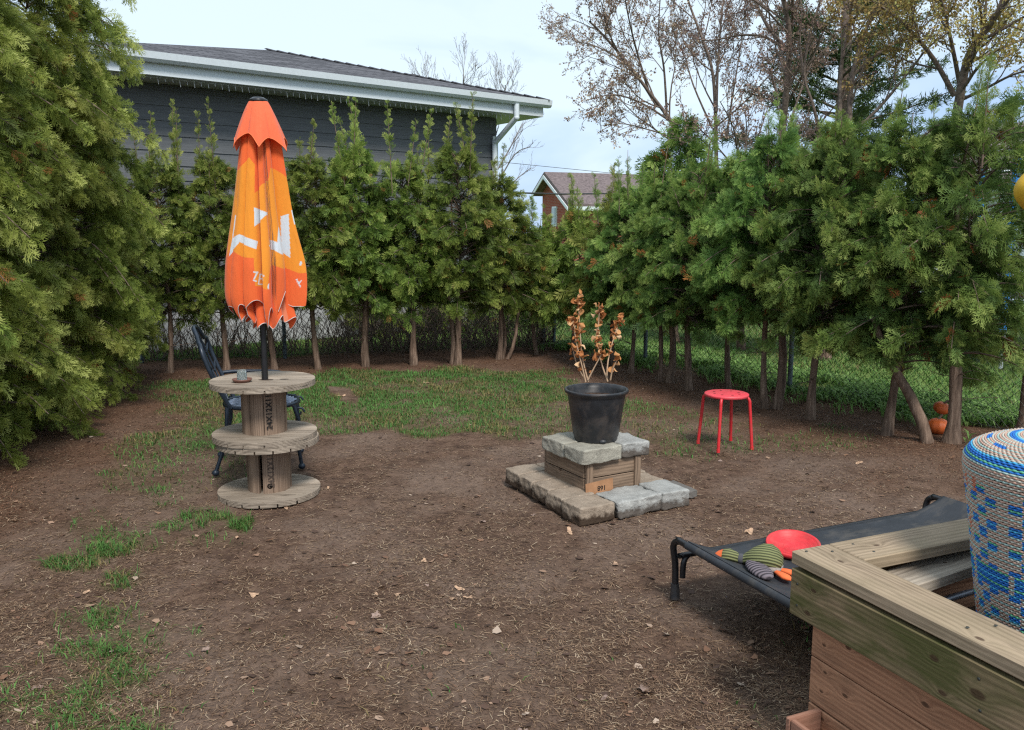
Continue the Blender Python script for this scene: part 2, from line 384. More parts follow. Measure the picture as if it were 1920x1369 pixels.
M_straw = mat_leaf('dry_straw', [(0, (.07, .040, .026)), (.5, (.19, .115, .070)), (.85, (.34, .23, .145)), (1, (.5, .39, .27))], .1)
# lawn and tufts in the yard
n = 520000; X = rng.uniform(-4.6, 4.6, n); Y = rng.uniform(2.0, 10.8, n); dn = grass_density(X, Y)
k = (rng.random(n) < dn ** 1.1 * .95 * np.where(Y < 5, .55, 1) * (.35 + .65 * sstep(.3, .6, fbm(X, Y, 8, 71)))) & (side(FA, FB, X, Y) < 0) & (side(FC, FD, X, Y) < 0)
X, Y = X[k], Y[k]; P = np.stack([X, Y, ground_z(X, Y) - .004], 1)
blades('lawn_grass', P, .036, .0050, .9, M_grass, 'short patchy green lawn grass growing on the yard dirt', 'grass', -.08, .86)
n = 200000; X = rng.uniform(-3, .5, n); Y = rng.uniform(2.0, 5.2, n); dn = grass_density(X, Y); k = rng.random(n) < np.clip(dn * 1.3 - .1, 0, 1) * .65 * sstep(.36, .62, fbm(X, Y, 7, 70))
X, Y = X[k], Y[k]; P = np.stack([X, Y, ground_z(X, Y) - .004], 1)
blades('grass_tufts', P, .046, .0034, 1.1, M_grass, 'longer green grass tufts trailing along the left foreground dirt', 'grass', -.08, .8)
# grass beyond the fences
n = 260000; r = rng.random(n); X = rng.uniform(-5, 11, n); Y = rng.uniform(5, 17, n); o_ = np.maximum(side(FA, FB, X, Y) / (FB - FA).length, side(FC, FD, X, Y) / (FD - FC).length)
k = (o_ > .12) & (rng.random(n) < .8 * np.exp(-o_ * .12)); X, Y = X[k], Y[k]; P = np.stack([X, Y, ground_z(X, Y) - .004], 1)
blades('neighbour_grass', P, .055, .010, 1.0, M_grass, 'green grass of the neighbouring yards behind the wire fence', 'grass', .1, 1)
# straw / thatch over the dirt
n = 260000; v_ = rng.random(n) ** .75; Y = 1.9 / (1 - v_ * .82); X = rng.uniform(-.75, .75, n) * Y
k = (side(FA, FB, X, Y) < .2) & (side(FC, FD, X, Y) < .2) & (rng.random(n) < .28 + .9 * sstep(.40, .66, .6 * fbm(X, Y, 2.5, 40) + .4 * fbm(X, Y, 11, 44))); X, Y = X[k], Y[k]; n = len(X)
az = rng.random(n) * 2 * np.pi; ln = .008 + .045 * rng.random(n) ** 2.8; wd = (.0007 + .0011 * rng.random(n)) * (.50 + Y * .14); bend = (rng.random(n) - .5) * 1.6
Z = ground_z(X, Y) + .002 + .006 * rng.random(n); P = np.stack([X, Y, Z], 1)
d1 = np.stack([np.cos(az), np.sin(az), (rng.random(n) - .4) * .35], 1); d2 = np.stack([np.cos(az + bend), np.sin(az + bend), (rng.random(n) - .6) * .3], 1)
w1 = np.stack([-np.sin(az), np.cos(az), np.zeros(n)], 1) * wd[:, None]
m = P + d1 * ln[:, None] * .5; e = m + d2 * ln[:, None] * .5
V = np.stack([P - w1, P + w1, m + w1, m - w1, e + w1 * .5, e - w1 * .5], 1).reshape(-1, 3); i = np.arange(n)[:, None] * 6
F = np.concatenate([i + np.array([[0, 1, 2, 3]]), i + np.array([[3, 2, 4, 5]])], 0)
tag(np_mesh('dry_straw', V, F, M_straw, {'tint': np.repeat(rng.random(n) ** 1.5, 6)}), 'dry straw and dead grass scraps littering the brown dirt', 'straw', kind='stuff')
# orange-brown needle litter under the hedges
n = 150000; v_ = rng.random(n) ** .7; Y = 2.4 / (1 - v_ * .78); X = rng.uniform(-.75, .75, n) * Y
hn = hedge_near(X, Y); k = (hn > -.4) & (rng.random(n) < 1 - sstep(.6, 2.2, hn + 1.2 * (fbm(X, Y, 1.7, 60) - .5))) ; X, Y = X[k], Y[k]; n = len(X)
az = rng.random(n) * 2 * np.pi; ln = .012 + .030 * rng.random(n) ** 2; wd = (.0012 + .0018 * rng.random(n)) * (.5 + Y * .12)
P = np.stack([X, Y, ground_z(X, Y) + .002 + .008 * rng.random(n)], 1); d1 = np.stack([np.cos(az), np.sin(az), (rng.random(n) - .4) * .5], 1); w1 = np.stack([-np.sin(az), np.cos(az), np.zeros(n)], 1) * wd[:, None]
m = P + d1 * ln[:, None] * .5 + np.array([0, 0, .004]); e = P + d1 * ln[:, None]
V = np.stack([P, m - w1, e, m + w1], 1).reshape(-1, 3); F = np.arange(n)[:, None] * 4 + np.array([[0, 1, 2, 3]])
M_needle = mat_leaf('fallen_cedar_litter', [(0, (.05, .024, .014)), (.5, (.15, .075, .042)), (.85, (.32, .18, .10)), (1, (.46, .33, .22))], .1)
tag(np_mesh('cedar_litter', V, F, M_needle, {'tint': np.repeat(rng.random(n) ** 1.3, 4)}), 'orange brown fallen cedar litter covering the soil along the hedges', 'litter', kind='stuff')
# small leaf crumbs
n = 15000; v_ = rng.random(n) ** .8; Y = 1.9 / (1 - v_ * .83); X = rng.uniform(-.75, .75, n) * Y
inn = (side(FA, FB, X, Y) < .3) & (side(FC, FD, X, Y) < .3); hedge = np.minimum(-side(FC, FD, X, Y) / (FD - FC).length, np.minimum(X + 4.3, -side(FA, FB, X, Y) / (FB - FA).length))
k = inn & (rng.random(n) < .30 + .7 * np.exp(-np.maximum(hedge, 0) * 1.1)); X, Y = X[k], Y[k]; n = len(X)
sz = .004 + .015 * rng.random(n) ** 4; az = rng.random(n) * 6.28; tl = (rng.random((n, 2)) - .5) * .9
ang = np.array([0, 1.1, 2.2, 3.14, 4.1, 5.2]); rr = 1 + (rng.random((n, 6)) - .5) * .9
ax = np.cos(ang[None] + az[:, None]) * rr * sz[:, None]; ay = np.sin(ang[None] + az[:, None]) * rr * sz[:, None] * (.45 + .5 * rng.random((n, 1)))
az_ = ax * tl[:, :1] + ay * tl[:, 1:] + sz[:, None] * .35 + (rng.random((n, 6)) - .5) * sz[:, None] * .6
V = np.stack([X[:, None] + ax, Y[:, None] + ay, ground_z(X, Y)[:, None] + .003 + np.abs(az_)], 2).reshape(-1, 3)
F = np.arange(n)[:, None] * 6 + np.array([[0, 1, 2, 3, 4, 5]])
M_litter = mat_leaf('leaf_litter', [(0, (.065, .040, .028)), (.4, (.10, .06, .042)), (.7, (.20, .11, .065)), (.9, (.33, .22, .15)), (1, (.45, .36, .28))], .1)
tag(np_mesh('leaf_litter', V, F, M_litter, {'tint': np.repeat(rng.random(n) ** 1.3, 6)}), 'crumbled brown leaf litter scattered over the dirt', 'leaf litter', kind='stuff')

# larger fallen leaves, each one a thing
random.seed(5)
def leaf_mesh(kind):
    n = 22; pts = []
    for i in range(n):
        a = 2 * math.pi * i / n; r = 1.0
        if kind == 0: r = .55 + .45 * abs(math.cos(a * 2.5)) ** 1.5
        elif kind == 1: r = (.9 if abs(math.cos(a)) > .7 else .55)
        else: r = .75 + .2 * math.sin(a * 3)
        pts.append((r * math.cos(a), r * math.sin(a) * (.75 if kind != 1 else .6)))
    z = lambda x, y: .28 * x * x + .22 * y * abs(y) + .10 * math.sin(5 * x + 3 * y) + .1
    m = MB(); vs = [(0, 0, z(0, 0))] + [(p[0] * .5, p[1] * .5, z(p[0] * .5, p[1] * .5)) for p in pts] + [(p[0], p[1], z(*p)) for p in pts]
    fs = [(0, 1 + i, 1 + (i + 1) % n) for i in range(n)] + [(1 + i, 1 + n + i, 1 + n + (i + 1) % n, 1 + (i + 1) % n) for i in range(n)]
    return m.add(vs, fs, 0, True)
M_leafbig = [mat_plain('dead_leaf_tan', (.40, .26, .17), .8, .2, var=.35, scale=4), mat_plain('dead_leaf_grey', (.24, .17, .14), .8, .2, var=.3, scale=4)]
for i_, m_ in enumerate(M_leafbig): pass
protos = {}
LEAF_LABELS = ['cream leaf on the bare dirt in the middle of the foreground', 'tan upright leaf in the small cluster at the centre of the foreground', 'curled leaf just below the upright tan leaf in the central cluster', 'small leaf at the left of the central leaf cluster', 'dark leaf at the right end of the central leaf cluster', 'lobed reddish leaf alone on the dirt left of the central cluster', 'pale pointed leaf standing at the front corner of the stone base', 'crumpled tan leaf on the dirt left of the front of the stone base', 'small pale leaf between the lobed reddish leaf and the central cluster', 'tiny leaf just left of the small pale leaf on the central dirt', 'largest lobed brown leaf on the dirt near the bottom right', 'brown leaf cut off by the bottom frame edge, right of centre', 'broad grey leaf on the dirt behind the red frisbee', 'small leaf at the bottom edge just left of the cut off brown leaf', 'narrow pale leaf just left of the largest lobed leaf', 'tan leaf on the dirt at the far left of the foreground', 'curled leaf on the dirt just below the isolated tuft under the spool', 'small leaf beside the upper green grass strip at left', 'leaf on the left between the upper and middle grass tufts', 'small tan leaf on the dirt right of the middle grass tufts', 'pale grey leaf on the dirt right of the tan leaf by the grass', 'leaf lying in the left foreground grass patch, upper part', 'brown leaf on the dirt right of the left foreground grass patch', 'small pale leaf at the lower edge of the left foreground grass', 'reddish leaf on the dirt at the far left under the cedar hedge', 'pale leaf on the dirt right of the spool base', 'whitish flat leaf under the front rim of the cable spool', 'small leaf on the dirt left of the stone base corner', 'pale leaf on the lawn right of the spool table', 'second pale leaf on the lawn, halfway between the spool and the pot', 'small leaf on the dirt between the stone base and the dog bed', 'small leaf on the dirt in front of the red stool', 'dark leaf on the dirt under the edge of the dog bed', 'reddish leaf on the dirt right of the red stool toward the hedge']
SPOT = [(795, 1047, .028, 2), (862, 1098, .036, 1), (848, 1117, .03, 2), (800, 1095, .02, 2), (877, 1113, .03, 0), (704, 1152, .035, 0), (1068, 997, .048, 1), (905, 975, .03, 0),
        (745, 1110, .022, 2), (705, 1108, .018, 2), (1210, 1295, .055, 0), (975, 1375, .045, 0), (1405, 998, .045, 2), (820, 1365, .022, 1), (1132, 1308, .028, 1), (70, 1285, .03, 2),
        (445, 1005, .032, 1), (335, 1028, .022, 1), (160, 1105, .028, 2), (292, 1101, .025, 1), (475, 1110, .032, 2), (215, 1215, .032, 2), (385, 1218, .028, 0), (222, 1316, .018, 2),
        (28, 975, .04, 0), (615, 912, .03, 1), (536, 947, .04, 1), (1000, 965, .02, 0), (640, 743, .06, 1), (800, 718, .05, 1), (1155, 1055, .024, 0), (1350, 862, .03, 2), (1450, 1120, .03, 0), (1610, 865, .04, 2)]
for i, (px, py, s, kd) in enumerate(SPOT):
    mi = 1 if py > 1150 or i % 4 == 3 else 0
    if (kd, mi) not in protos: o = leaf_mesh(kd).build('fallen_leaf', M_leafbig[mi]); protos[(kd, mi)] = o
    else: o = protos[(kd, mi)].copy(); COL.objects.link(o)
    p = G(px, py); o.location = (p.x, p.y, gz(p.x, p.y) + .004); o.scale = (s * .8, s * .8, s * .7); o.rotation_euler = (random.uniform(-.25, .25), random.uniform(-.25, .25), random.uniform(0, 6.28))
    tag(o, LEAF_LABELS[i], 'leaf', 'dead leaves lying on the ground')

# ------------------------------------------------------------------ cedar foliage
def spray_template(seed, pairs, sub, width):
    r = np.random.default_rng(seed); V = []; F = []
    def dia(b, ang, l, w, z0, dz):
        d = np.array([math.cos(ang), math.sin(ang)]); q = np.array([-d[1], d[0]]); i = len(V)
        m = b + d * l * .5; e = b + d * l
        V.extend([(b[0] - q[0] * w * .3, b[1] - q[1] * w * .3, z0), (m[0] - q[0] * w, m[1] - q[1] * w, z0 + dz * .5), (e[0], e[1], z0 + dz), (m[0] + q[0] * w, m[1] + q[1] * w, z0 + dz * .5)])
        F.append((i, i + 1, i + 2, i + 3))
    dia(np.array([0., 0]), 0, 1.0, .022, 0, -.22)
    for i in range(pairs):
        t = .08 + .86 * i / pairs; z = -.22 * t * t
        for sgn in (-1, 1):
            l = (.50 * math.sin(math.pi * min(1, .25 + t * .75)) + .10) * r.uniform(.7, 1.15); a = sgn * r.uniform(.50, .85); b = np.array([t + r.uniform(-.02, .02), 0])
            dia(b, a, l, width * r.uniform(.8, 1.2), z, -.10 * l + r.uniform(-.05, .05))
            if sub and i < pairs - 1:
                for q in (.35, .62):
                    d = np.array([math.cos(a), math.sin(a)])
                    for s2 in (-1, 1):
                        dia(b + d * l * q, a + s2 * r.uniform(.45, .75), l * r.uniform(.28, .45), width * .75, z - .06 * l, r.uniform(-.06, .04))
    return np.array(V), np.array(F)
T_HI = [spray_template(s, 5, True, .028) for s in (1, 2, 3)]
T_LO = [spray_template(s, 6, False, .040) for s in (4, 5)]
def norm(a): return a / np.maximum(np.linalg.norm(a, axis=1, keepdims=True), 1e-9)
def sprays(P, D, Nn, size, tint, temps, r):
    """place spray templates: P origins, D axis, Nn rough normal"""
    D = norm(D); B = norm(np.cross(Nn, D)); C = np.cross(D, B); Vs = []; Fs = []; Ts = []; off = 0
    pick = r.integers(0, len(temps), len(P))
    for k, (tv, tf) in enumerate(temps):
        m = pick == k; n = m.sum()
        if not n: continue
        s = size[m][:, None, None]
        V = P[m][:, None, :] + s * (tv[None, :, :1] * D[m][:, None, :] + tv[None, :, 1:2] * B[m][:, None, :] + tv[None, :, 2:] * C[m][:, None, :])
        F = tf[None] + (np.arange(n) * len(tv))[:, None, None] + off
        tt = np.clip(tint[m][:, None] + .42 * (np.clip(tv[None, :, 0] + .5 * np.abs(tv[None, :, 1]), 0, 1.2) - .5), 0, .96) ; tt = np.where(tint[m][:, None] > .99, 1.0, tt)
        Vs.append(V.reshape(-1, 3)); Fs.append(F.reshape(-1, 4)); Ts.append(tt.ravel()); off += n * len(tv)
    return np.concatenate(Vs), np.concatenate(Fs), np.concatenate(Ts)
def crown(name, seed, h0, h1, rad, nb, ns, ssz, temps, mat, top=.35, droop=.5, lead=1, prof=None, bcol=None, inner=.45, brown=.012):
    r = np.random.default_rng(seed); P = []; D = []; Nn = []; Sz = []; Ti = []; br = MB()
    lx = lambda z: np.array([.05 * math.sin(z * 2.1 + seed), .05 * math.cos(z * 1.7 + seed), z])
    for i in range(nb):
        t = (i + r.random()) / nb; t = t ** .92; z = h0 + (h1 - h0) * t
        if prof: rr = prof(t)
        else: rr = min(1, .72 + t * 1.8) * (1 - .25 * t) * (1 if t < 1 - top else max(.10, (1 - (t - (1 - top)) / top)) ** .8)
        Lb = rad * rr * r.uniform(.62, 1.18); az = i * 2.39996 + r.uniform(-.5, .5); el = r.uniform(.2, .85) + .4 * max(0, t - .7) / .3
        d = np.array([math.cos(az) * math.cos(el), math.sin(az) * math.cos(el), math.sin(el)]); b = lx(z - Lb * .25)
        K = 8; pts = []
        for k in range(K + 1):
            u = k / K; pts.append(b + d * Lb * u + np.array([0, 0, -droop * Lb * u * u * .9]))
        pts = np.array(pts); br.tube(pts, [.010 * Lb ** .5 * (1 - .8 * k / K) + .0015 for k in range(K + 1)], 3, cap=False)
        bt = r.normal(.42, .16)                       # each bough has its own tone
        m = max(4, int(ns * (.35 + .65 * rr))); us = inner + (1 - inner) * r.random(m) ** .75
        for u in us:
            x = u * K; k = min(int(x), K - 1); p = pts[k] + (pts[k + 1] - pts[k]) * (x - k); tg = pts[k + 1] - pts[k]; tg = tg / np.linalg.norm(tg)
            sd = np.cross(tg, [0, 0, 1]); sd /= (np.linalg.norm(sd) + 1e-9)
            dr = tg * r.uniform(.3, 1) + sd * r.uniform(-.9, .9) + np.array([0, 0, r.uniform(-.9, .55)])
            P.append(p + sd * r.normal(0, .03)); D.append(dr); Nn.append(np.array([0, 0, r.uniform(0, .9)]) + sd * r.normal(0, .8) + tg * r.normal(0, .8)); Sz.append(ssz * r.uniform(.6, 1.25) * (.65 + .35 * rr))
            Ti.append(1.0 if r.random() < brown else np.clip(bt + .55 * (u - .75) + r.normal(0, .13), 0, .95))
    if lead:
        for q in range(r.integers(2, 5) + 2 * (lead > 1)):
            b = lx(h1 - .25) + np.array([r.normal(0, .26 * rad), r.normal(0, .26 * rad), -r.uniform(0, .3)]); hh = r.uniform(.3, .75) * (1.35 if lead > 1 else 1) * (1 if q else 1.1)
            c = r.normal(0, .10, 2); pts = [b + np.array([c[0] * u, c[1] * u, hh * u]) for u in (0, .33, .66, 1)]
            br.tube(pts, [.009, .007, .005, .002], 4, cap=False)
            for k in range(int(70 * hh) + 8):
                u = r.random() ** .8; p = b + np.array([c[0] * u, c[1] * u, hh * u]); az = r.random() * 6.28
                P.append(p); D.append(np.array([math.cos(az), math.sin(az), r.uniform(.5, 1.8)])); Nn.append(r.normal(0, 1, 3)); Sz.append(ssz * 1.15 * (1 - .6 * u) * r.uniform(.6, 1.1)); Ti.append(np.clip(r.normal(.72, .14), 0, .96))
    V, F, Tt = sprays(np.array(P), np.array(D), np.array(Nn), np.array(Sz), np.array(Ti), temps, r)
    cr = np_mesh('crown', V, F, mat, {'tint': Tt}, link=False)
    bo = br.build('boughs', M_twig, recalc=False); COL.objects.unlink(bo)
    return cr.data, bo.data
def trunk_mesh(seed, h, r0, lean=(0, 0), wob=.05, bend=0):
    r = random.Random(seed); m = MB(); pts = []; rs = []; K = 14
    for k in range(K + 1):
        u = k / K; pts.append((lean[0] * u * h + wob * math.sin(u * 5 + seed) * u ** .5 + bend * math.sin(u * math.pi), lean[1] * u * h + wob * math.cos(u * 4 + seed * 2) * u ** .5, u * h - .03))
        rs.append(r0 * .74 * (1 + .35 * math.exp(-u * 26)) * (1 - .93 * u) * (1 + .12 * math.sin(k * 2.3 + seed)))
    m.tube(pts, rs, 9); return m, pts
def cedar(px_base, crown_data, h, r0, rz, sc, label, group, lean=(0, 0), extra=None, seed=0, loc=None, zoff=0):
    p = G(*px_base) if loc is None else Vector((*loc, 0))
    o = empty('cedar_tree', (p.x, p.y, gz(p.x, p.y)), 0, label, 'tree', group)
    m, pts = trunk_mesh(seed, h, r0, lean, bend=random.Random(seed).uniform(-.06, .06))
    r_ = random.Random(seed + 500); zoff += r_.uniform(-.12, .06)
    for q in range(26):
        z = r_.uniform(.25, 1.25) * (h / 2.5); kk = min(range(len(pts)), key=lambda i_: abs(pts[i_][2] - z)); a = r_.uniform(0, 6.28); l = r_.uniform(.06, .34); p0 = Vector(pts[kk]); d = Vector((math.cos(a), math.sin(a), r_.uniform(-.1, .7))); p1 = p0 + d * l * .55; p2 = p1 + Vector((math.cos(a + r_.uniform(-.6, .6)), math.sin(a + r_.uniform(-.6, .6)), r_.uniform(-.5, .3))) * l * .45
        m.tube([p0, p1, p2], [.0045, .003, .0012], 4, mi=1, cap=False)
    m.build('trunk', [M_bark_cedar, M_twig], o)
    if extra:
        for (dx, dy, lx_, ly_, hh, rr) in extra:
            mm = MB(); pp = [Vector((dx, dy, -.03)) + Vector((lx_ * u + .03 * math.sin(u * 6), ly_ * u, hh * u)) for u in (0, .2, .4, .6, .8, 1)]
            mm.tube(pp, [rr * (1.25 - .7 * u) for u in (0, .2, .4, .6, .8, 1)], 7); mm.build('trunk', M_bark_cedar, o)
    cd, bd = crown_data
    c = bpy.data.objects.new('crown', cd); COL.objects.link(c); c.parent = o; c.rotation_euler = (0, 0, rz); c.scale = (sc[0], sc[0], sc[1])
    c.location = (lean[0] * h * .6, lean[1] * h * .6, zoff)
    b = bpy.data.objects.new('boughs', bd); COL.objects.link(b); b.parent = c
    return o
# crown meshes are made once per kind and shared
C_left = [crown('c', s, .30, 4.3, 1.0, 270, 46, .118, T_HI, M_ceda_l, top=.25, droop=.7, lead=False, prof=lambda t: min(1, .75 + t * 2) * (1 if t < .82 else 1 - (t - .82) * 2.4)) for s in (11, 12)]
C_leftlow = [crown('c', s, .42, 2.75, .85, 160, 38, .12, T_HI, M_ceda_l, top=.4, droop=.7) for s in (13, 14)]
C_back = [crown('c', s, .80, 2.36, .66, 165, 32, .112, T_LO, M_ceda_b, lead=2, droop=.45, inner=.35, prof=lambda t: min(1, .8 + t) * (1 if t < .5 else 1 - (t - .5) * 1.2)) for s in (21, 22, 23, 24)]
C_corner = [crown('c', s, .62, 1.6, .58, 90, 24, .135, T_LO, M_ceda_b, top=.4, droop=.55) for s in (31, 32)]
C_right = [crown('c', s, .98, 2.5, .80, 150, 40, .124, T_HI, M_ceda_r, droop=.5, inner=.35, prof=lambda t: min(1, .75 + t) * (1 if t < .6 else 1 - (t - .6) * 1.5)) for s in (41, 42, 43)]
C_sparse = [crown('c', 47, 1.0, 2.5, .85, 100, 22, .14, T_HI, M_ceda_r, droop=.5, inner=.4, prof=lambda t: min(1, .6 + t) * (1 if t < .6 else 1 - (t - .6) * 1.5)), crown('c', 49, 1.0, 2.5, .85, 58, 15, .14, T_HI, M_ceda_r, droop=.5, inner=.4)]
gL, gB, gR = 'tall cedar hedge trees along the left side', 'cedar hedge trees along the back fence', 'cedar hedge trees along the right wire fence'
LEFT = [((-3.95, 4.2), 0, 1.0, 1.08, 'nearest tall olive cedar at the left edge of the yard, cut off by the frame'),
        ((-3.98, 5.1), 1, 1.0, 1.05, 'tall olive cedar at the left edge, second from the camera'),
        ((-4.05, 5.95), 0, .98, 1.02, 'tall olive cedar at the left edge, third from the camera'),
        ((-4.15, 6.8), 1, .95, 1.0, 'tall drooping cedar on the left, fourth from the camera'),
        ((-4.12, 7.6), 0, .95, 1.12, 'drooping left cedar with its pale trunk showing low, fifth from the camera')]
for i, (loc, c, s, sz_, lab) in enumerate(LEFT):
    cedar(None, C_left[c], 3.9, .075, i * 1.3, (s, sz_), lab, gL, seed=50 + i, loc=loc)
LEFT2 = [((-4.38, 8.5), 0, .95, 1.12, 'lower left cedar where the tall hedge steps down, sixth from the camera'), ((-4.4, 9.15), 1, .78, .98, 'left cedar with short trunk showing just before the back corner')]
for i, (loc, c, s, sz_, lab) in enumerate(LEFT2): cedar(None, C_leftlow[c], 2.9, .055, i * 2.3 + 1, (s, sz_), lab, gL, seed=60 + i, loc=loc)
BACK = [((318, 700), 0, .95, 1.02, .045, 'cedar with curved trunk in the back left corner, above the iron chair'),
        ((425, 694), 1, .9, 1.04, .05, 'back cedar standing directly left of the closed orange umbrella'),
        ((515, 692), 2, .9, .95, .05, 'back cedar hidden behind the umbrella pole'),
        ((597, 691), 3, 1.0, 1.0, .05, 'back cedar with straight trunk first to the right of the umbrella'),
        ((686, 687), 0, 1.05, 1.08, .062, 'back cedar second to the right of the umbrella, thick leaning trunk under the house wall'),
        ((776, 684), 1, 1.0, 1.02, .060, 'back cedar third to the right of the umbrella, just right of the grey fence post'),
        ((858, 682), 2, 1.0, 1.06, .058, 'back cedar with twin stems below the right end of the grey house'),
        ((935, 672), 3, 1.0, .96, .052, 'back cedar with splayed thin stems just past the corner of the grey house')]
for i, (pb, c, s, sz_, r0, lab) in enumerate(BACK):
    ex = [(-.07, .02, -.03, .0, 1.3, .03)] if i == 6 else ([(.10, 0, .25, .05, .9, .022), (.05, .05, .02, .1, 1.0, .018)] if i == 7 else None)
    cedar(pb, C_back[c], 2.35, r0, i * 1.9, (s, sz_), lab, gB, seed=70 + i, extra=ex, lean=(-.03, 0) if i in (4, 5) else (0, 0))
CORN = [((1006, 664), 0, 1.1, 1.10, 'small cedar in the far back corner of the yard'), ((1075, 668), 1, 1.1, 1.16, 'low cedar right of the far corner, behind the potted dry plant'),
        ((1150, 684), 0, 1.1, 1.2, 'low cedar behind the right rim of the black pot')]
for i, (pb, c, s, sz_, lab) in enumerate(CORN): cedar(pb, C_corner[c], 1.8, .042, i * 2.1 + .4, (s, sz_), lab, gB if i < 2 else gR, seed=85 + i)
RIGHT = [((1182, 699), 0, .74, .82, .045, (-.02, 0), 'right hedge cedar with slanting trunk nearest the black pot', None),
         ((1237, 714), 1, .76, .87, .042, (0, 0), 'right hedge cedar with twin trunks beside the first fence post on the right', [(.09, -.05, .02, 0, 1.2, .035)]),
         ((1291, 729), 2, .84, .95, .060, (.03, 0), 'right hedge cedar with flared trunk left of the red stool', None),
         ((1366, 729), 0, .80, .95, .050, (0, 0), 'right hedge cedar rising behind the red stool', None),
         ((1434, 766), 1, .84, .97, .048, (-.03, 0), 'right hedge cedar with twin thin trunks just right of the red stool', [(.11, .02, .04, 0, 1.3, .038)]),
         ((1520, 786), 2, .90, 1.02, .058, (.06, 0), 'right hedge cedar leaning right, third trunk before the pumpkins', None),
         ((1662, 812), 0, .96, 1.06, .062, (0.03, 0), 'right hedge cedar with straight trunk left of the pumpkins', None),
         ((1783, 830), 1, 1.0, 1.08, .082, (0, 0), 'thickest right hedge cedar, standing right beside the orange pumpkins', [(-.16, .02, -.42, .1, .95, .04)]),
         ((1912, 815), 2, .92, 1.14, .060, (0, 0), 'right hedge cedar at the right edge of the photo behind the wicker stool', None)]
for i, (pb, c, s, sz_, r0, ln, lab, ex) in enumerate(RIGHT):
    cedar(pb, C_right[c] if i < 7 else C_sparse[i - 7], 2.5, r0 * .85, i * 1.7 + .3, (s, sz_), lab, gR, lean=ln, seed=95 + i, extra=ex, zoff=(.22 if i == 8 else (-.24 if i >= 5 else -.10)))

# ------------------------------------------------------------------ wire fence
M_wire = mat_plain('dark_fence_wire', (.045, .05, .045), .5, .5, metal=.4)
M_post = mat_plain('grey_fence_post', (.10, .13, .14), .5, .5, metal=.3)
def fence(name, A, B, posts, label):
    o = empty(name, (A.x, A.y, 0), math.atan2(B.y - A.y, B.x - A.x), label, 'fence'); Ln = (B - A).length; H = 1.12
    m = MB(); pitch = .075; n = int(Ln / pitch); rr = .0019
    zt = H
    for i in range(-int(H / pitch), n):
        for s in (1, -1):
            x0 = i * pitch + (0 if s > 0 else H); x1 = x0 + s * H
            a, b = (x0, 0.0), (x1, zt)
            # clip to 0..Ln
            pts = []
            for (x, z) in (a, b): pts.append([x, z])
            if pts[0][0] > pts[1][0]: pts = pts[::-1]
            (xa, za), (xb, zb) = pts
            if xb <= 0 or xa >= Ln: continue
            if xa < 0: za = za + (zb - za) * (0 - xa) / (xb - xa); xa = 0
            if xb > Ln: zb = za + (zb - za) * (Ln - xa) / (xb - xa); xb = Ln
            m.tube([(xa, s * .001, za + .02), (xb, s * .001, zb + .02)], rr, 3, cap=False)
    m.build('wire_mesh', M_wire, o, recalc=False)
    MB().tube([(0, .03, H + .02), (Ln, .03, H + .02)], .018, 8).build('top_rail', M_post, o)
    MB().tube([(0, .0, .03), (Ln, .0, .03)], .003, 4).build('tension_wire', M_wire, o)
    for x in posts:
        pm = MB().tube([(x, .045, -.05), (x, .045, H + .08)], .024, 10); pm.lathe([(.027, 0), (.027, .02), (.015, .035), (.001, .038)], 10, (x, .045, H + .08)); pm.build('post', M_post, o)
    return o
fence('wire_fence', FA, FB, [.9, 2.6, 4.22, 6.1], 'dark chain link fence running behind the back cedars')
fence('wire_fence', FC, FD, [.0, 1.9, 4.05, 6.75], 'dark chain link fence running behind the right hedge cedars')

# ------------------------------------------------------------------ grey house behind the back fence
t = NT('slate_siding'); sp = t.n('ShaderNodeSeparateXYZ'); tcn = t.n('ShaderNodeTexCoord'); t.l(tcn.outputs['Object'], sp.inputs[0])
nn = t.noise(t.coord(scale=(2, 2, 30)), 2, 4); M_siding = t.base(t.ramp(nn, [(.3, (.085, .092, .10)), (.7, (.135, .143, .152))]), .6, .35)
t = NT('asphalt_shingles'); br_ = t.n('ShaderNodeTexBrick'); t.l(t.coord('UV', (1, 1, 1)), br_.inputs['Vector'])
br_.inputs['Color1'].default_value = (.035, .035, .040, 1); br_.inputs['Color2'].default_value = (.15, .15, .165, 1); br_.inputs['Mortar'].default_value = (.02, .02, .024, 1)
br_.inputs['Scale'].default_value = 1; br_.inputs['Brick Width'].default_value = .30; br_.inputs['Row Height'].default_value = .14; br_.inputs['Mortar Size'].default_value = .018; br_.offset = .37
n2 = t.noise(t.coord('UV'), 40, 4, .7)
M_shingle = t.base(t.mix(.3, br_.outputs[0], t.ramp(n2, [(.3, (.04, .04, .048)), (.7, (.14, .14, .155))])), .9, .2); t.bump(br_.outputs['Fac'], .6, .01)
M_trim = mat_plain('white_aluminium_trim', (.60, .66, .70), .4, .5, var=.05)
M_soffit = mat_plain('pale_soffit', (.42, .47, .47), .5, .4, var=.06)
M_concrete = mat_plain('foundation_concrete', (.36, .37, .38), .9, .2, var=.2, scale=8)
DL = 14.6
C0 = R(930, 222, DL)            # top of the wall at its right corner
VPx = (3050 - 960) / FPX; U = Vector((VPx, 1, 0)).normalized(); Vd = Vector((-U.y, U.x, 0))
house = empty('grey_house', (C0.x, C0.y, 0), math.atan2(U.y, U.x), 'dark grey clapboard house with hip shingle roof and white gutters behind the back hedge', 'house')
WL, WD, ZT = 6.35, 8.0, C0.z       # local: x from -WL..0 is the wall, y into the house
m = MB(); ex = .19; k = 0; z = .55
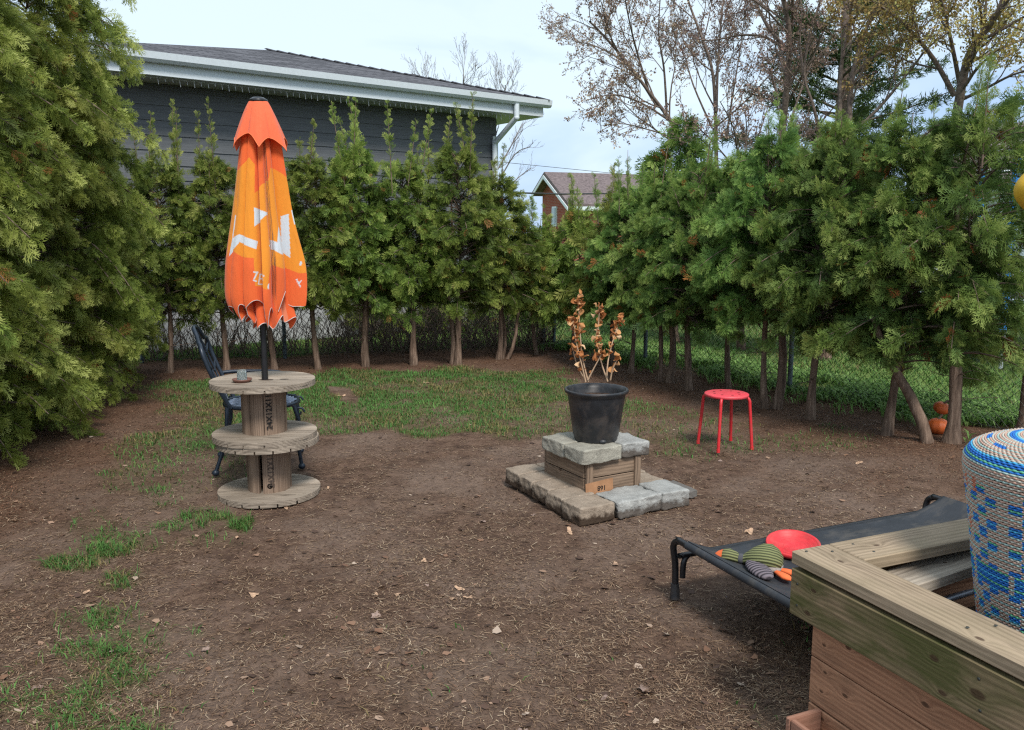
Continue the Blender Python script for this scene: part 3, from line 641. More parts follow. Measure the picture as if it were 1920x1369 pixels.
while z < ZT - .02:
    z2 = min(z + ex, ZT)
    for (a, b) in (((-WL, 0), (0, 0)), ((0, 0), (0, WD)), ((0, WD), (-WL, WD)), ((-WL, WD), (-WL, 0))):
        a = Vector((*a, 0)); b = Vector((*b, 0)); t_ = (b - a).normalized(); nrm = Vector((t_.y, -t_.x, 0))
        m.add([a + nrm * .016 + Vector((0, 0, z)), b + nrm * .016 + Vector((0, 0, z)), b + nrm * .002 + Vector((0, 0, z2)), a + nrm * .002 + Vector((0, 0, z2)), a + nrm * .0 + Vector((0, 0, z)), b + nrm * .0 + Vector((0, 0, z))], [(0, 1, 2, 3), (4, 5, 1, 0)])
    z = z2
m.build('siding_wall', M_siding, house, recalc=False)
MB().box((-WL / 2, WD / 2, .275), (WL - .04, WD - .04, .55)).build('foundation', M_concrete, house)
OV = .55
MB().box((-WL / 2 + OV / 2 - .25, WD / 2, ZT + .02), (WL + OV + .5, WD + 2 * OV, .03)).build('soffit', M_soffit, house)
m = MB(); 
for y in (-OV - .012,): m.box((-WL / 2 + .0, y, ZT + .11), (WL + 2 * OV, .02, .20))
m.box((OV + .012, WD / 2, ZT + .11), (.02, WD + 2 * OV, .20)); m.build('fascia', M_trim, house)
m = MB(); prof = [(0, 0), (0, .12), (-.012, .12), (-.012, .015), (-.075, .015), (-.10, .05), (-.11, .115), (-.125, .115), (-.112, .035), (-.08, 0)]
gy0 = -OV - .024
vs = [(x, gy0 + p[0], ZT + .15 + p[1]) for x in (-WL - OV, OV + .10) for p in prof]; q = len(prof)
m.add(vs, [(i, (i + 1) % q, q + (i + 1) % q, q + i) for i in range(q)] + [list(range(q)), list(range(q, 2 * q))]); m.build('gutter', M_trim, house)
m = MB(); m.box((-.045, -.03, ZT / 2), (.09, .025, ZT - .6)); m.box((.03, .045, ZT / 2), (.025, .09, ZT - .6)); m.build('corner_board', M_trim, house)
m = MB(); dx = -.02
pth = [(OV * .0 - .05, gy0 - .06, ZT + .15), (-.05, gy0 - .06, ZT - .06), (-.09, -.085, ZT - .42), (-.09, -.085, .3)]
for a, b in zip(pth[:-1], pth[1:]): m.tube([a, b], .045, 8)
for p in pth[1:-1]: m.ellipsoid(p, (.047, .047, .047))
m.build('downspout', M_trim, house)
# hip roof: solve the hip apex so that it sits where the ridge breaks
def loc2w(x, y, z): return house.matrix_basis @ Vector((x, y, z))
zE = ZT + .27; best = None
for dd in np.arange(2.5, 9, .05):
    for pt in np.arange(.15, .7, .01):
        w = Matrix.Rotation(math.atan2(U.y, U.x), 4, 'Z') @ Vector((OV - dd, -OV + dd, zE + pt * dd)) + Vector((C0.x, C0.y, 0))
        qx, qy = to_px(w.x, w.y, w.z); e = (qx - 505) ** 2 + (qy - 93) ** 2
        if best is None or e < best[0]: best = (e, dd, pt)
_, dd, pt = best
E1 = Vector((OV + .09, -OV - .10, zE)); E2 = Vector((-WL - OV, -OV - .10, zE)); A1 = Vector((OV - dd, -OV + dd, zE + pt * dd)); E3 = Vector((OV + .09, WD + OV, zE)); E4 = Vector((-WL - OV, WD + OV, zE))
A1b = Vector((OV - dd, WD + OV - dd, zE + pt * dd))
me = bpy.data.meshes.new('roof'); V_ = [E1, E2, A1, E3, E4, A1b]; th = Vector((0, 0, -.045))
me.from_pydata([tuple(v) for v in V_] + [tuple(v + th) for v in V_], [], [(0, 2, 1), (0, 3, 5, 2), (3, 4, 5), (2, 5, 4, 1), (6, 7, 8), (6, 8, 11, 9), (9, 11, 10), (8, 7, 10, 11), (0, 1, 7, 6), (3, 0, 6, 9), (1, 4, 10, 7), (4, 3, 9, 10)])
uv = me.uv_layers.new(name='uv')
for pl in me.polygons:
    nrm = pl.normal; ta = Vector((0, 0, 1)).cross(nrm)
    ta = ta.normalized() if ta.length > 1e-4 else Vector((1, 0, 0)); tb = nrm.cross(ta)
    for li in pl.loop_indices:
        co = me.vertices[me.loops[li].vertex_index].co; uv.data[li].uv = (co.dot(ta), co.dot(tb))
me.materials.append(M_shingle); ro = bpy.data.objects.new('roof', me); COL.objects.link(ro); ro.parent = house
m = MB(); ca = E1 + (A1 - E1) * 0.0
for i in range(24):
    a = E1.lerp(A1, i / 24) + Vector((0, 0, .012)); b = E1.lerp(A1, (i + 1.15) / 24) + Vector((0, 0, .030)); s_ = (A1 - E1).normalized().cross(Vector((0, 0, 1))).normalized() * .10
    m.add([a - s_ - Vector((0, 0, .03)), a, a + s_ - Vector((0, 0, .03)), b - s_ - Vector((0, 0, .03)), b, b + s_ - Vector((0, 0, .03))], [(0, 1, 4, 3), (1, 2, 5, 4), (0, 3, 5, 2)])
m.build('hip_cap', M_shingle, ro)
vp = E1.lerp(A1, .46) + Vector((.10, .4, -.02)); MB().lathe([(.0, .13), (.10, .12), (.12, .08), (.08, .07), (.08, -.1)], 16, vp).build('roof_vent', mat_plain('dark_vent', (.05, .05, .055)), ro)
M_bulb = mat_plain('icicle_light_clip', (.5, .52, .52), .4, .5)
m = MB(); random.seed(3)
for i in range(70):
    x = -WL * .97 + i * .088; h_ = random.uniform(.03, .09); m.tube([(x, -OV + .06, ZT), (x + .01, -OV + .06, ZT - h_)], .005, 4)
m.tube([(-WL, -OV + .06, ZT - .004), (-.1, -OV + .06, ZT - .004)], .004, 4)
tag(m.build('icicle_lights', M_bulb), 'string of small unlit icicle lights hanging under the eave of the grey house', 'lights'); o = bpy.data.objects['icicle_lights']; o.location = house.location; o.rotation_euler = house.rotation_euler

# ------------------------------------------------------------------ red brick house far behind
t = NT('red_brick'); br_ = t.n('ShaderNodeTexBrick'); t.l(t.coord('Object', (1, 1, 1)), br_.inputs['Vector'])
sp = t.n('ShaderNodeSeparateXYZ'); tcn = t.n('ShaderNodeTexCoord'); t.l(tcn.outputs['Object'], sp.inputs[0]); cx_ = t.n('ShaderNodeCombineXYZ'); t.l(t.math('ADD', sp.outputs[0], sp.outputs[1]), cx_.inputs[0]); t.l(sp.outputs[2], cx_.inputs[1]); t.l(cx_.outputs[0], br_.inputs['Vector'])
br_.inputs['Color1'].default_value = (.30, .085, .055, 1); br_.inputs['Color2'].default_value = (.24, .05, .035, 1); br_.inputs['Mortar'].default_value = (.25, .16, .13, 1); br_.inputs['Scale'].default_value = 1
br_.inputs['Brick Width'].default_value = .22; br_.inputs['Row Height'].default_value = .075; br_.inputs['Mortar Size'].default_value = .008; M_brick = t.base(br_.outputs[0], .9, .2)
M_broof = mat_plain('brown_shingle_roof', (.15, .12, .12), .9, .2, var=.35, scale=9)
BD = 42.0
pk = R(1029, 328, BD); el = R(1012, 352, BD - .4); er = R(1066, 373, BD - 1.5)
bh = empty('brick_house', (pk.x, pk.y, 0), 0, 'distant red brick house with brown gable roof seen above the back hedge', 'house')
half = 2.0; ze = pk.z - 1.1; rdx, rdy = Vector((.94, .34, 0)), Vector((.34, -.94, 0))  # ridge direction, gable direction (towards camera right)
def B_(a, b, z): return rdx * a + rdy * b + Vector((0, 0, z))
LR = 9.0; apx = pk.z
m = MB(); fr = [B_(.2, -1.3, 0), B_(.2, 2.6, 0), B_(.2, 2.6, apx - 1.45), B_(.2, .0, apx - .08), B_(.2, -1.3, apx - .78)]; bk = [v + rdx * LR for v in fr]
m.add(fr + bk, [(0, 1, 2, 3, 4), (9, 8, 7, 6, 5), (0, 5, 6, 1), (1, 6, 7, 2), (0, 4, 9, 5)]); m.build('wall', M_brick, bh)
m = MB(); th = Vector((0, 0, .14))
for (b0, z0, b1, z1) in ((0, apx, 3.0, apx - 1.62), (0, apx, -1.7, apx - .95)):
    a_, b__ = B_(-.25, b0, z0), B_(-.25, b1, z1); c__, d__ = B_(LR + .3, b1, z1), B_(LR + .3, b0, z0)
    m.add([a_, b__, c__, d__] + [v + th for v in (a_, b__, c__, d__)], [(0, 1, 2, 3), (7, 6, 5, 4), (0, 4, 5, 1), (1, 5, 6, 2), (2, 6, 7, 3), (3, 7, 4, 0)])
m.build('roof', M_broof, bh)
m = MB()
for (b0, z0, b1, z1) in ((0, apx, 3.0, apx - 1.62), (0, apx, -1.7, apx - .95)):
    a_, b__ = B_(-.27, b0, z0 - .02), B_(-.27, b1, z1 - .02); s_ = rdx * -.04; h_ = Vector((0, 0, -.16)); m.add([a_, b__, b__ + h_, a_ + h_, a_ + s_, b__ + s_, b__ + h_ + s_, a_ + h_ + s_], [(0, 1, 2, 3), (4, 5, 6, 7), (0, 1, 5, 4), (2, 3, 7, 6), (0, 3, 7, 4), (1, 2, 6, 5)])
m.add([B_(-.2, 3.02, apx - 1.60), B_(LR, 3.02, apx - 1.60), B_(LR, 3.02, apx - 1.78), B_(-.2, 3.02, apx - 1.78)], [(0, 1, 2, 3)]); m.build('eave_trim', M_trim, bh)
M_glass = mat_plain('window_glass', (.35, .42, .48), .15, .6, var=.1)
Rw = Matrix(((rdx.x, rdy.x, 0), (rdx.y, rdy.y, 0), (0, 0, 1)))
w_ = MB().box(B_(.17, .35, apx - 2.0), (.06, .55, .95), Rw).build('window', M_trim, bh); MB().box(B_(.12, .35, apx - 2.0), (.05, .40, .80), Rw).build('pane', M_glass, w_)
# overhead cable and wire
M_cable = mat_plain('black_cable', (.03, .03, .03), .6)
tag(MB().tube([R(930, 361, 22), R(985, 362, 23), R(1050, 364, 24), R(1140, 363, 26), R(1330, 356, 30)], .022, 6).build('overhead_cable', M_cable), 'thick dark cable crossing in front of the distant brick house', 'cable')
tag(MB().tube([R(900, 300, 34), R(1050, 315, 35), R(1200, 330, 36), R(1330, 340, 37)], .010, 5).build('overhead_wire', M_cable), 'thin overhead wire sloping across the sky above the brick house', 'wire')

# pale house beyond the right hedge
ph = empty('white_house', (15.5, 21, 0), -.5, 'pale sided house glimpsed through gaps at the right end of the hedge', 'house')
MB().box((0, 0, 1.4), (9, 6, 2.8)).build('wall', mat_plain('pale_siding', (.55, .58, .62), .7, .3, var=.06), ph)
m = MB(); m.add([(-4.9, -3.5, 2.8), (4.9, -3.5, 2.8), (4.9, 3.5, 2.8), (-4.9, 3.5, 2.8), (-4.9, 0, 4.4), (4.9, 0, 4.4)], [(0, 1, 5, 4), (2, 3, 4, 5), (0, 4, 3), (1, 2, 5), (0, 3, 2, 1)]); m.build('roof', M_broof, ph)
for wx in (-2.6, .6, 3): w_ = MB().box((wx, -3.02, 1.5), (1.2, .06, 1.1)).build('window', M_trim, ph); MB().box((wx, -3.06, 1.5), (1.0, .05, .9)).build('pane', M_glass, w_)
# long low white building far behind the back fence gap
# blue play set in the neighbouring yard
M_blue = mat_plain('blue_foam', (.03, .22, .62), .5, .4); M_silver = mat_plain('galvanised_tube', (.45, .50, .52), .4, .5, metal=.3)
c1 = R(1880, 620, 9.6)
tr = empty('trampoline', (c1.x + 1.95 * 1.02 * .80, c1.y + 1.95 * 1.02 * .60, 0), 0, 'round trampoline with blue foam poles behind the fence at right', 'trampoline'); RT = 1.95
MB().tube([(RT * math.cos(a * math.pi / 20), RT * math.sin(a * math.pi / 20), .80) for a in range(40)], .03, 8, close=True).build('rim', M_silver, tr)
MB().lathe([(0, .82), (1.7, .82), (1.72, .80), (0, .80)], 36).build('jump_mat', mat_plain('black_mat', (.02, .02, .02)), tr)
for kk in range(6):
    a = -2.5 + kk * math.pi / 3; x, y = RT * math.cos(a), RT * math.sin(a)
    MB().tube([(x, y, 0.02), (x, y, 1.0)], .025, 8).build('leg', M_silver, tr)
    MB().tube([(x * 1.02, y * 1.02, .45), (x * 1.02, y * 1.02, 2.5)], .045, 8).build('padded_pole', M_blue, tr)
MB().tube([(RT * 1.02 * math.cos(a * math.pi / 20), RT * 1.02 * math.sin(a * math.pi / 20), 2.48) for a in range(40)], .02, 6, close=True).build('top_hoop', M_silver, tr)

# ------------------------------------------------------------------ deciduous trees
def grow(mb, tips, pts, r0, r1, lvl, rr, spread=1.0, up=.35, dens=1.0, minlen=.25):
    n = len(pts); rs = [r0 + (r1 - r0) * i / (n - 1) for i in range(n)]
    mb.tube(pts, rs, 7 if lvl == 0 else (5 if lvl == 1 else (4 if lvl == 2 else 3)), cap=False)
    Ln = sum((pts[i + 1] - pts[i]).length for i in range(n - 1))
    if lvl >= 4 or Ln < minlen:
        for i in range(1, n): tips.append(pts[i].copy())
        return
    if lvl >= 3: tips.append(pts[-1].copy())
    cnt = max(3, int(dens * [9, 8, 6, 5][lvl] * min(1.6, .6 + Ln * [.25, .4, .6, .8][lvl])))
    for c in range(cnt):
        u = .22 + .78 * (c + rr.random()) / cnt; x = u * (n - 1); i = min(int(x), n - 2); p = pts[i].lerp(pts[i + 1], x - i); tg = (pts[i + 1] - pts[i]).normalized()
        od = tg.orthogonal().normalized(); od.rotate(Matrix.Rotation(rr.random() * 6.283, 3, tg))
        ang = rr.uniform(.45, .95) * spread; d = (tg * math.cos(ang) + od * math.sin(ang)).normalized()
        l = Ln * rr.uniform(.32, .58) * (1.15 - .55 * u); rb = max(.0035, (r0 + (r1 - r0) * u) * .52)
        q = [p]; K = 5 if lvl < 2 else 4
        for k in range(K):
            d = (d + Vector((rr.uniform(-.18, .18), rr.uniform(-.18, .18), rr.uniform(-.12, .18) + up * .22))).normalized(); q.append(q[-1] + d * l / K)
        grow(mb, tips, q, rb, max(.0028, rb * .3), lvl + 1, rr, spread, up, dens, minlen)
def smooth_path(P, k=4):
    out = []
    for i in range(len(P) - 1):
        p0 = P[max(i - 1, 0)]; p1 = P[i]; p2 = P[i + 1]; p3 = P[min(i + 2, len(P) - 1)]
        for j in range(k):
            t = j / k; out.append(.5 * ((2 * p1) + (-p0 + p2) * t + (2 * p0 - 5 * p1 + 4 * p2 - p3) * t * t + (-p0 + 3 * p1 - 3 * p2 + p3) * t ** 3))
    out.append(P[-1]); return out
def bud_mesh(tips, size, per, mat, seed, spread=.05):
    r = np.random.default_rng(seed); T = np.array([tuple(t_) for t_ in tips]); T = np.repeat(T, per, 0); n = len(T)
    P = T + r.normal(0, spread, (n, 3)); D = norm(r.normal(0, 1, (n, 3)) + np.array([0, 0, -.2])); Q = norm(np.cross(D, r.normal(0, 1, (n, 3)))); s = (size * (.5 + r.random(n)))[:, None]
    V = np.stack([P, P + D * s * .5 - Q * s * .28, P + D * s, P + D * s * .5 + Q * s * .28], 1).reshape(-1, 3); F = np.arange(n)[:, None] * 4 + np.array([[0, 1, 2, 3]])
    return V, F, np.repeat(r.random(n), 4)
def dec_tree(name, label, D, limbs, trunk_px, r0, mat_b, mat_l, seed, bud=None, dens=1.0, spread=1.0, up=.35, group=None, depth=1.0, minlen=.2):
    """limbs: pixel polylines traced at distance D, each given its own depth drift"""
    rr = random.Random(seed); base = R(trunk_px[0], 440, D); base.z = 0
    o = empty(name, base, 0, label, 'tree', group); mb = MB(); tips = []; tm = MB()
    fork = R(*trunk_px, D) - base
    r0 = r0 * .8
    tm.tube([Vector((0, 0, -.1)), Vector((fork.x * .3, 0, fork.z * .4)), Vector((fork.x * .8, 0, fork.z * .8)), fork], [r0 * 1.1, r0 * .85, r0 * .75, r0 * .7], 10); tm.build('trunk', mat_b, o)
    for li, (lp, rl) in enumerate(limbs):
        drift = rr.uniform(-1.6, 1.6) * depth; n = len(lp)
        lp = [trunk_px] + list(lp) if li == 0 else lp; n = len(lp)
        P = [R(x, y, D + drift * (i / (n - 1)) ** 1.2) - base for i, (x, y) in enumerate(lp)]
        P = smooth_path(P, 4); grow(mb, tips, P, rl * .56, rl * .18, 0, rr, spread, up, dens, minlen)
    mb.build('branches', mat_b, o, recalc=False)
    if bud: V, F, T = bud_mesh(tips, bud[0], bud[1], mat_l, seed, bud[2]); np_mesh('buds', V, F, mat_l, {'tint': T}, parent=o)
    return o
gT = 'bare budding trees beyond the right hedge'
dec_tree('maple_tree', 'budding maple with wide limbs leaning left over the brick house', 15,
         [([(1302, 320), (1262, 235), (1215, 170), (1165, 105), (1130, 65), (1105, 40)], .075), ([(1258, 228), (1200, 192), (1150, 178), (1100, 188)], .035),
          ([(1232, 200), (1180, 125), (1120, 88), (1078, 78)], .04), ([(1215, 168), (1195, 100), (1180, 40), (1165, -40)], .04), ([(1275, 262), (1215, 243), (1160, 232), (1120, 250)], .025),
          ([(1250, 210), (1245, 130), (1235, 60), (1240, -30)], .04)], (1305, 330), .10, M_bark_grey, M_bud, 3, bud=(.036, 2, .018), dens=.85, up=.15, group=gT)
dec_tree('maple_tree', 'slender budding maple between the leaning maple and the forked grey trunk', 16,
         [([(1343, 300), (1341, 200), (1334, 125), (1312, 60), (1290, 0), (1275, -60)], .075), ([(1343, 210), (1346, 120), (1352, 40), (1360, -40)], .05), ([(1335, 240), (1300, 160), (1282, 100), (1262, 60)], .035),
          ([(1362, 260), (1372, 190), (1385, 110), (1395, 40)], .04)], (1345, 320), .09, M_bark_grey, M_bud, 5, bud=(.036, 2, .018), dens=.85, up=.25, group=gT)
dec_tree('maple_tree', 'tallest forked maple with a thick grey brown trunk', 15,
         [([(1465, 265), (1476, 150), (1479, 60), (1470, 0), (1462, -80)], .13), ([(1474, 92), (1440, 50), (1415, 0), (1395, -50)], .07), ([(1480, 70), (1487, 20), (1480, -70)], .08),
          ([(1472, 92), (1435, 70), (1390, 66), (1330, 76), (1290, 68)], .045), ([(1468, 215), (1440, 180), (1410, 170)], .025), ([(1473, 200), (1500, 150), (1530, 90), (1560, 20)], .045)],
         (1465, 275), .15, M_bark_grey, M_bud, 8, bud=(.036, 2, .018), dens=.82, up=.2, group=gT)
dec_tree('maple_tree', 'thin dark budding maple with curved stems right of the forked maple', 14,
         [([(1545, 280), (1525, 200), (1508, 140), (1520, 60), (1545, -20)], .06), ([(1480, 235), (1505, 160), (1525, 110)], .04), ([(1508, 145), (1500, 80), (1505, 10)], .04)], (1548, 300), .08, M_bark_grey, M_bud, 9, bud=(.036, 2, .018), dens=.82, up=.25, group=gT)
dec_tree('oak_tree', 'dark stemmed tree with dense ochre buds near the pine', 12.5,
         [([(1592, 240), (1597, 150), (1615, 80), (1640, 20), (1680, -30)], .09), ([(1574, 230), (1578, 120), (1590, 60), (1600, -20)], .06), ([(1600, 140), (1660, 90), (1720, 60), (1770, 10)], .05), ([(1594, 255), (1650, 200), (1700, 140), (1740, 90), (1780, 60)], .045)],
         (1595, 270), .11, M_bark_grey, M_bud_o, 12, bud=(.040, 4, .045), dens=.82, up=.25, group=gT)
dec_tree('oak_tree', 'wide ochre budding tree filling the upper right corner', 12,
         [([(1795, 210), (1815, 110), (1850, 55), (1885, 5), (1920, -40)], .13), ([(1800, 150), (1840, 70), (1835, 0)], .07), ([(1790, 180), (1750, 110), (1700, 50), (1650, 10)], .07), ([(1810, 120), (1880, 90), (1950, 60)], .05), ([(1800, 160), (1780, 60), (1760, -20)], .06), ([(1797, 190), (1850, 165), (1900, 140), (1970, 120)], .045)],
         (1795, 230), .17, M_bark_grey, M_bud_o, 14, bud=(.040, 4, .05), dens=.85, up=.2, group=gT)
dec_tree('budding_shrub', 'pinkish budding brush showing above the hedge below the forked maple', 12.5,
         [([(1385, 300), (1375, 240), (1350, 190)], .03), ([(1390, 330), (1420, 260), (1440, 200)], .03), ([(1390, 330), (1340, 270), (1300, 230)], .025), ([(1395, 330), (1470, 280), (1520, 240)], .03), ([(1395, 330), (1400, 250), (1395, 190)], .025)],
         (1390, 340), .05, M_bark_grey, M_bud, 21, bud=(.034, 2, .02), dens=.85, up=.3, group=gT)
dec_tree('bare_tree', 'leafless pale grey tree rising behind the grey house roof', 26,
         [([(905, 360), (850, 270), (825, 200), (812, 160)], .06), ([(905, 360), (880, 260), (868, 190), (870, 145)], .07), ([(910, 350), (925, 250), (942, 190), (948, 160)], .07), ([(920, 340), (955, 280), (980, 230)], .05), ([(930, 350), (965, 290), (995, 275)], .045), ([(900, 330), (850, 250), (812, 190)], .045), ([(935, 370), (970, 335), (995, 315)], .04)],
         (910, 370), .14, M_twig_pale, None, 17, dens=.75, up=.4, spread=.8)
# white pine
pb = R(1560, 440, 17); pine = empty('pine_tree', (pb.x, pb.y, 0), 0, 'dark green pine with layered boughs behind the forked maple', 'tree')
MB().tube([(0, 0, 0), (.1, 0, 3), (0, 0, 7.5)], [.22, .16, .05], 10).build('trunk', M_bark_grey, pine)
r = np.random.default_rng(77); P = []; D = []; bm_ = MB()
for i in range(58):
    z = 2.6 + i * .085; Lb = (2.3 - .12 * (z - 2.4)) * r.uniform(.4, 1.0); az = r.random() * 6.28; d = np.array([math.cos(az), math.sin(az), .12]); q = [np.array([0, 0, z]) + d * Lb * u + np.array([0, 0, .25 * u * u]) for u in np.linspace(0, 1, 6)]
    bm_.tube(q, [.03, .025, .02, .015, .01, .006], 4, cap=False)
    for k in range(46):
        u = r.uniform(.35, 1); c = np.array([0, 0, z]) + d * Lb * u + np.array([0, 0, .25 * u * u]) + r.normal(0, .12, 3) * np.array([1, 1, .45])
        for j in range(16): P.append(c + r.normal(0, .03, 3)); D.append(r.normal(0, 1, 3) + d * .7 + np.array([0, 0, .4]))
P = np.array(P); D = norm(np.array(D)); n = len(P); Q = norm(np.cross(D, r.normal(0, 1, (n, 3)))); s = (.10 + .07 * r.random(n))[:, None]
V = np.stack([P - Q * .006, P + D * s * .5 - Q * .009, P + D * s, P + D * s * .5 + Q * .009], 1).reshape(-1, 3); F = np.arange(n)[:, None] * 4 + np.array([[0, 1, 2, 3]])
np_mesh('needles', V, F, M_pine, {'tint': np.repeat(np.clip(r.normal(.45, .25, n), 0, 1), 4)}, parent=pine); bm_.build('boughs', M_bark_grey, pine, recalc=False)
# conical cedars beyond the hedge corner
C_far = crown('c', 91, 1.75, 3.5, .95, 150, 16, .24, T_LO, M_ceda_r, top=.75, droop=.3, lead=False)
for (px, D_, s, hz, lab) in ((1272, 12.2, .98, .93, 'dark conical cedar beyond the hedge below the leaning maple'), (1400, 11.5, .9, .72, 'rounded cedar beyond the hedge below the forked maple'), (1560, 10.5, 1.0, .82, 'dark cedar beyond the hedge under the pine')):
    p = R(px, 440, D_); cedar(None, C_far, 2.8 * hz, .08, px, (s, hz), lab, 'cedars beyond the right fence', seed=int(px), loc=(p.x, p.y))
# weeds along the right fence foot and brush along the back fence
n = 4200; tpar = rng.random(n); base = np.array([FC.x, FC.y])[None] + (np.array([FD.x, FD.y]) - np.array([FC.x, FC.y]))[None] * tpar[:, None]
nr = np.array([(FD - FC).y, -(FD - FC).x]); nr = nr / np.linalg.norm(nr); offs = rng.normal(.42, .30, n); XY = base - nr[None] * offs[:, None]
keep = vnoise(XY[:, 0], XY[:, 1], 1.6, 8) > .33; XY = XY[keep]; n = len(XY); XY = np.repeat(XY, 7, 0) + rng.normal(0, .03, (n * 7, 2)); n = len(XY)
P = np.stack([XY[:, 0], XY[:, 1], np.zeros(n)], 1); az = rng.random(n) * 6.28; hh = .03 + .09 * rng.random(n)
D = np.stack([np.cos(az), np.sin(az), np.zeros(n)], 1); w = np.stack([-np.sin(az), np.cos(az), np.zeros(n)], 1) * (.005 + .007 * rng.random(n))[:, None]; up = np.array([0, 0, 1.])[None] * hh[:, None]
a0 = P; m1 = P + up * .7 + D * hh[:, None] * .3; e = P + up * .8 + D * hh[:, None] * .85
V = np.stack([a0 - w * .3, m1 - w, e, m1 + w], 1).reshape(-1, 3); F = np.arange(n)[:, None] * 4 + np.array([[0, 1, 2, 3]])
tag(np_mesh('weeds', V, F, M_weed, {'tint': np.repeat(rng.random(n), 4)}), 'low leafy green weeds growing along the foot of the right wire fence', 'weeds', kind='stuff')
br = MB(); rr = random.Random(4)
for i in range(520):
    tt = rr.random(); p = FA.lerp(FB, tt); a = Vector((p.x + rr.uniform(-.1, .1), p.y + rr.uniform(.0, 1.1), 0)); h = rr.uniform(.3, 1.2)
    q = [a]; d = Vector((rr.uniform(-.5, .5), rr.uniform(-.4, .4), 1)).normalized()
    for k in range(4): d = (d + Vector((rr.uniform(-.4, .4), rr.uniform(-.3, .3), rr.uniform(-.2, .1)))).normalized(); q.append(q[-1] + d * h / 4)
    br.tube(q, [.007, .005, .004, .003, .002], 3, cap=False)
for i in range(300):
    tt = .5 + .5 * rr.random(); p = FA.lerp(FB, tt); a = Vector((p.x + rr.uniform(-.1, .1), p.y + rr.uniform(-.35, .3), 0)); q = [a]; d = Vector((rr.uniform(-.7, .7), rr.uniform(-.4, .4), 1)).normalized()
    for k in range(4): d = (d + Vector((rr.uniform(-.4, .4), rr.uniform(-.3, .3), -.1))).normalized(); q.append(q[-1] + d * .16)
    br.tube(q, [.006, .005, .004, .003, .002], 3, cap=False)
tag(br.build('brush', M_twig, recalc=False), 'tangled bare brush and twigs along the back wire fence', 'brush', kind='stuff')
C_shrub = crown('c', 95, .12, 1.35, .75, 110, 14, .15, T_LO, M_ceda_b, top=.5, droop=.3, lead=False, inner=.2)
for i in range(6):
    p = FA.lerp(FB, (i + .6) / 6.2); o = empty('shrub', (p.x - .15, p.y + 2.0 + .25 * (i % 3), 0), i, 'dark evergreen shrub in the shade behind the back fence, ' + ['first', 'second', 'third', 'fourth', 'fifth', 'sixth', 'seventh', 'eighth'][i] + ' from the left', 'shrub', 'dark shrubs behind the back fence')
    c = bpy.data.objects.new('foliage', C_shrub[0]); COL.objects.link(c); c.parent = o; c.scale = (.9 + .1 * (i % 3), .9, .75 + .09 * (i % 4)); b = bpy.data.objects.new('stems', C_shrub[1]); COL.objects.link(b); b.parent = c

# ------------------------------------------------------------------ cable spools
M_ply = mat_wood('weathered_spool_wood', (.13, .10, .075), (.52, .43, .34), 0, plank=True, grain=25, weather=.6)
M_stave = mat_wood('brown_stave_wood', (.060, .038, .027), (.30, .21, .15), 0, vert=True, grain=40, weather=.3)
M_ink = mat_plain('black_stencil_ink', (.02, .018, .018), .8, .2); M_inkf = mat_plain('faded_stencil_ink', (.085, .062, .05), .85, .2, var=.4)
M_hole = mat_plain('dark_hole', (.008, .006, .005), .9, .1)
def disc(mb, R_, z0, z1, rot, n=6, gap=.009):
    w = 2 * R_ / n; Mr = Matrix.Rotation(rot, 4, 'Z')
    for i in range(n):
        a, b = -R_ + i * w + gap / 2, -R_ + (i + 1) * w - gap / 2; top = []; bot = []
        for k in range(9):
            y = a + (b - a) * k / 8; h = math.sqrt(max(R_ * R_ - y * y, .00004)); top.append((h, y)); bot.append((-h, y))
        mb.prism(top + bot[::-1], z0, z1, M=Mr)
def text_mesh(name, txt, size, mat, fn, parent, depth=.0006):
    cu = bpy.data.curves.new('t', 'FONT'); cu.body = txt; cu.size = size; cu.align_x = 'CENTER'; cu.align_y = 'CENTER'; cu.extrude = 0; cu.offset = size * .022
    to = bpy.data.objects.new('t', cu); COL.objects.link(to); dg = bpy.context.evaluated_depsgraph_get(); me = bpy.data.meshes.new_from_object(to.evaluated_get(dg)); COL.objects.unlink(to)
    me.materials.clear(); me.materials.append(mat)
    for v in me.vertices: v.co = fn(v.co.x, v.co.y)
    o = bpy.data.objects.new(name, me); COL.objects.link(o); o.parent = parent; return o
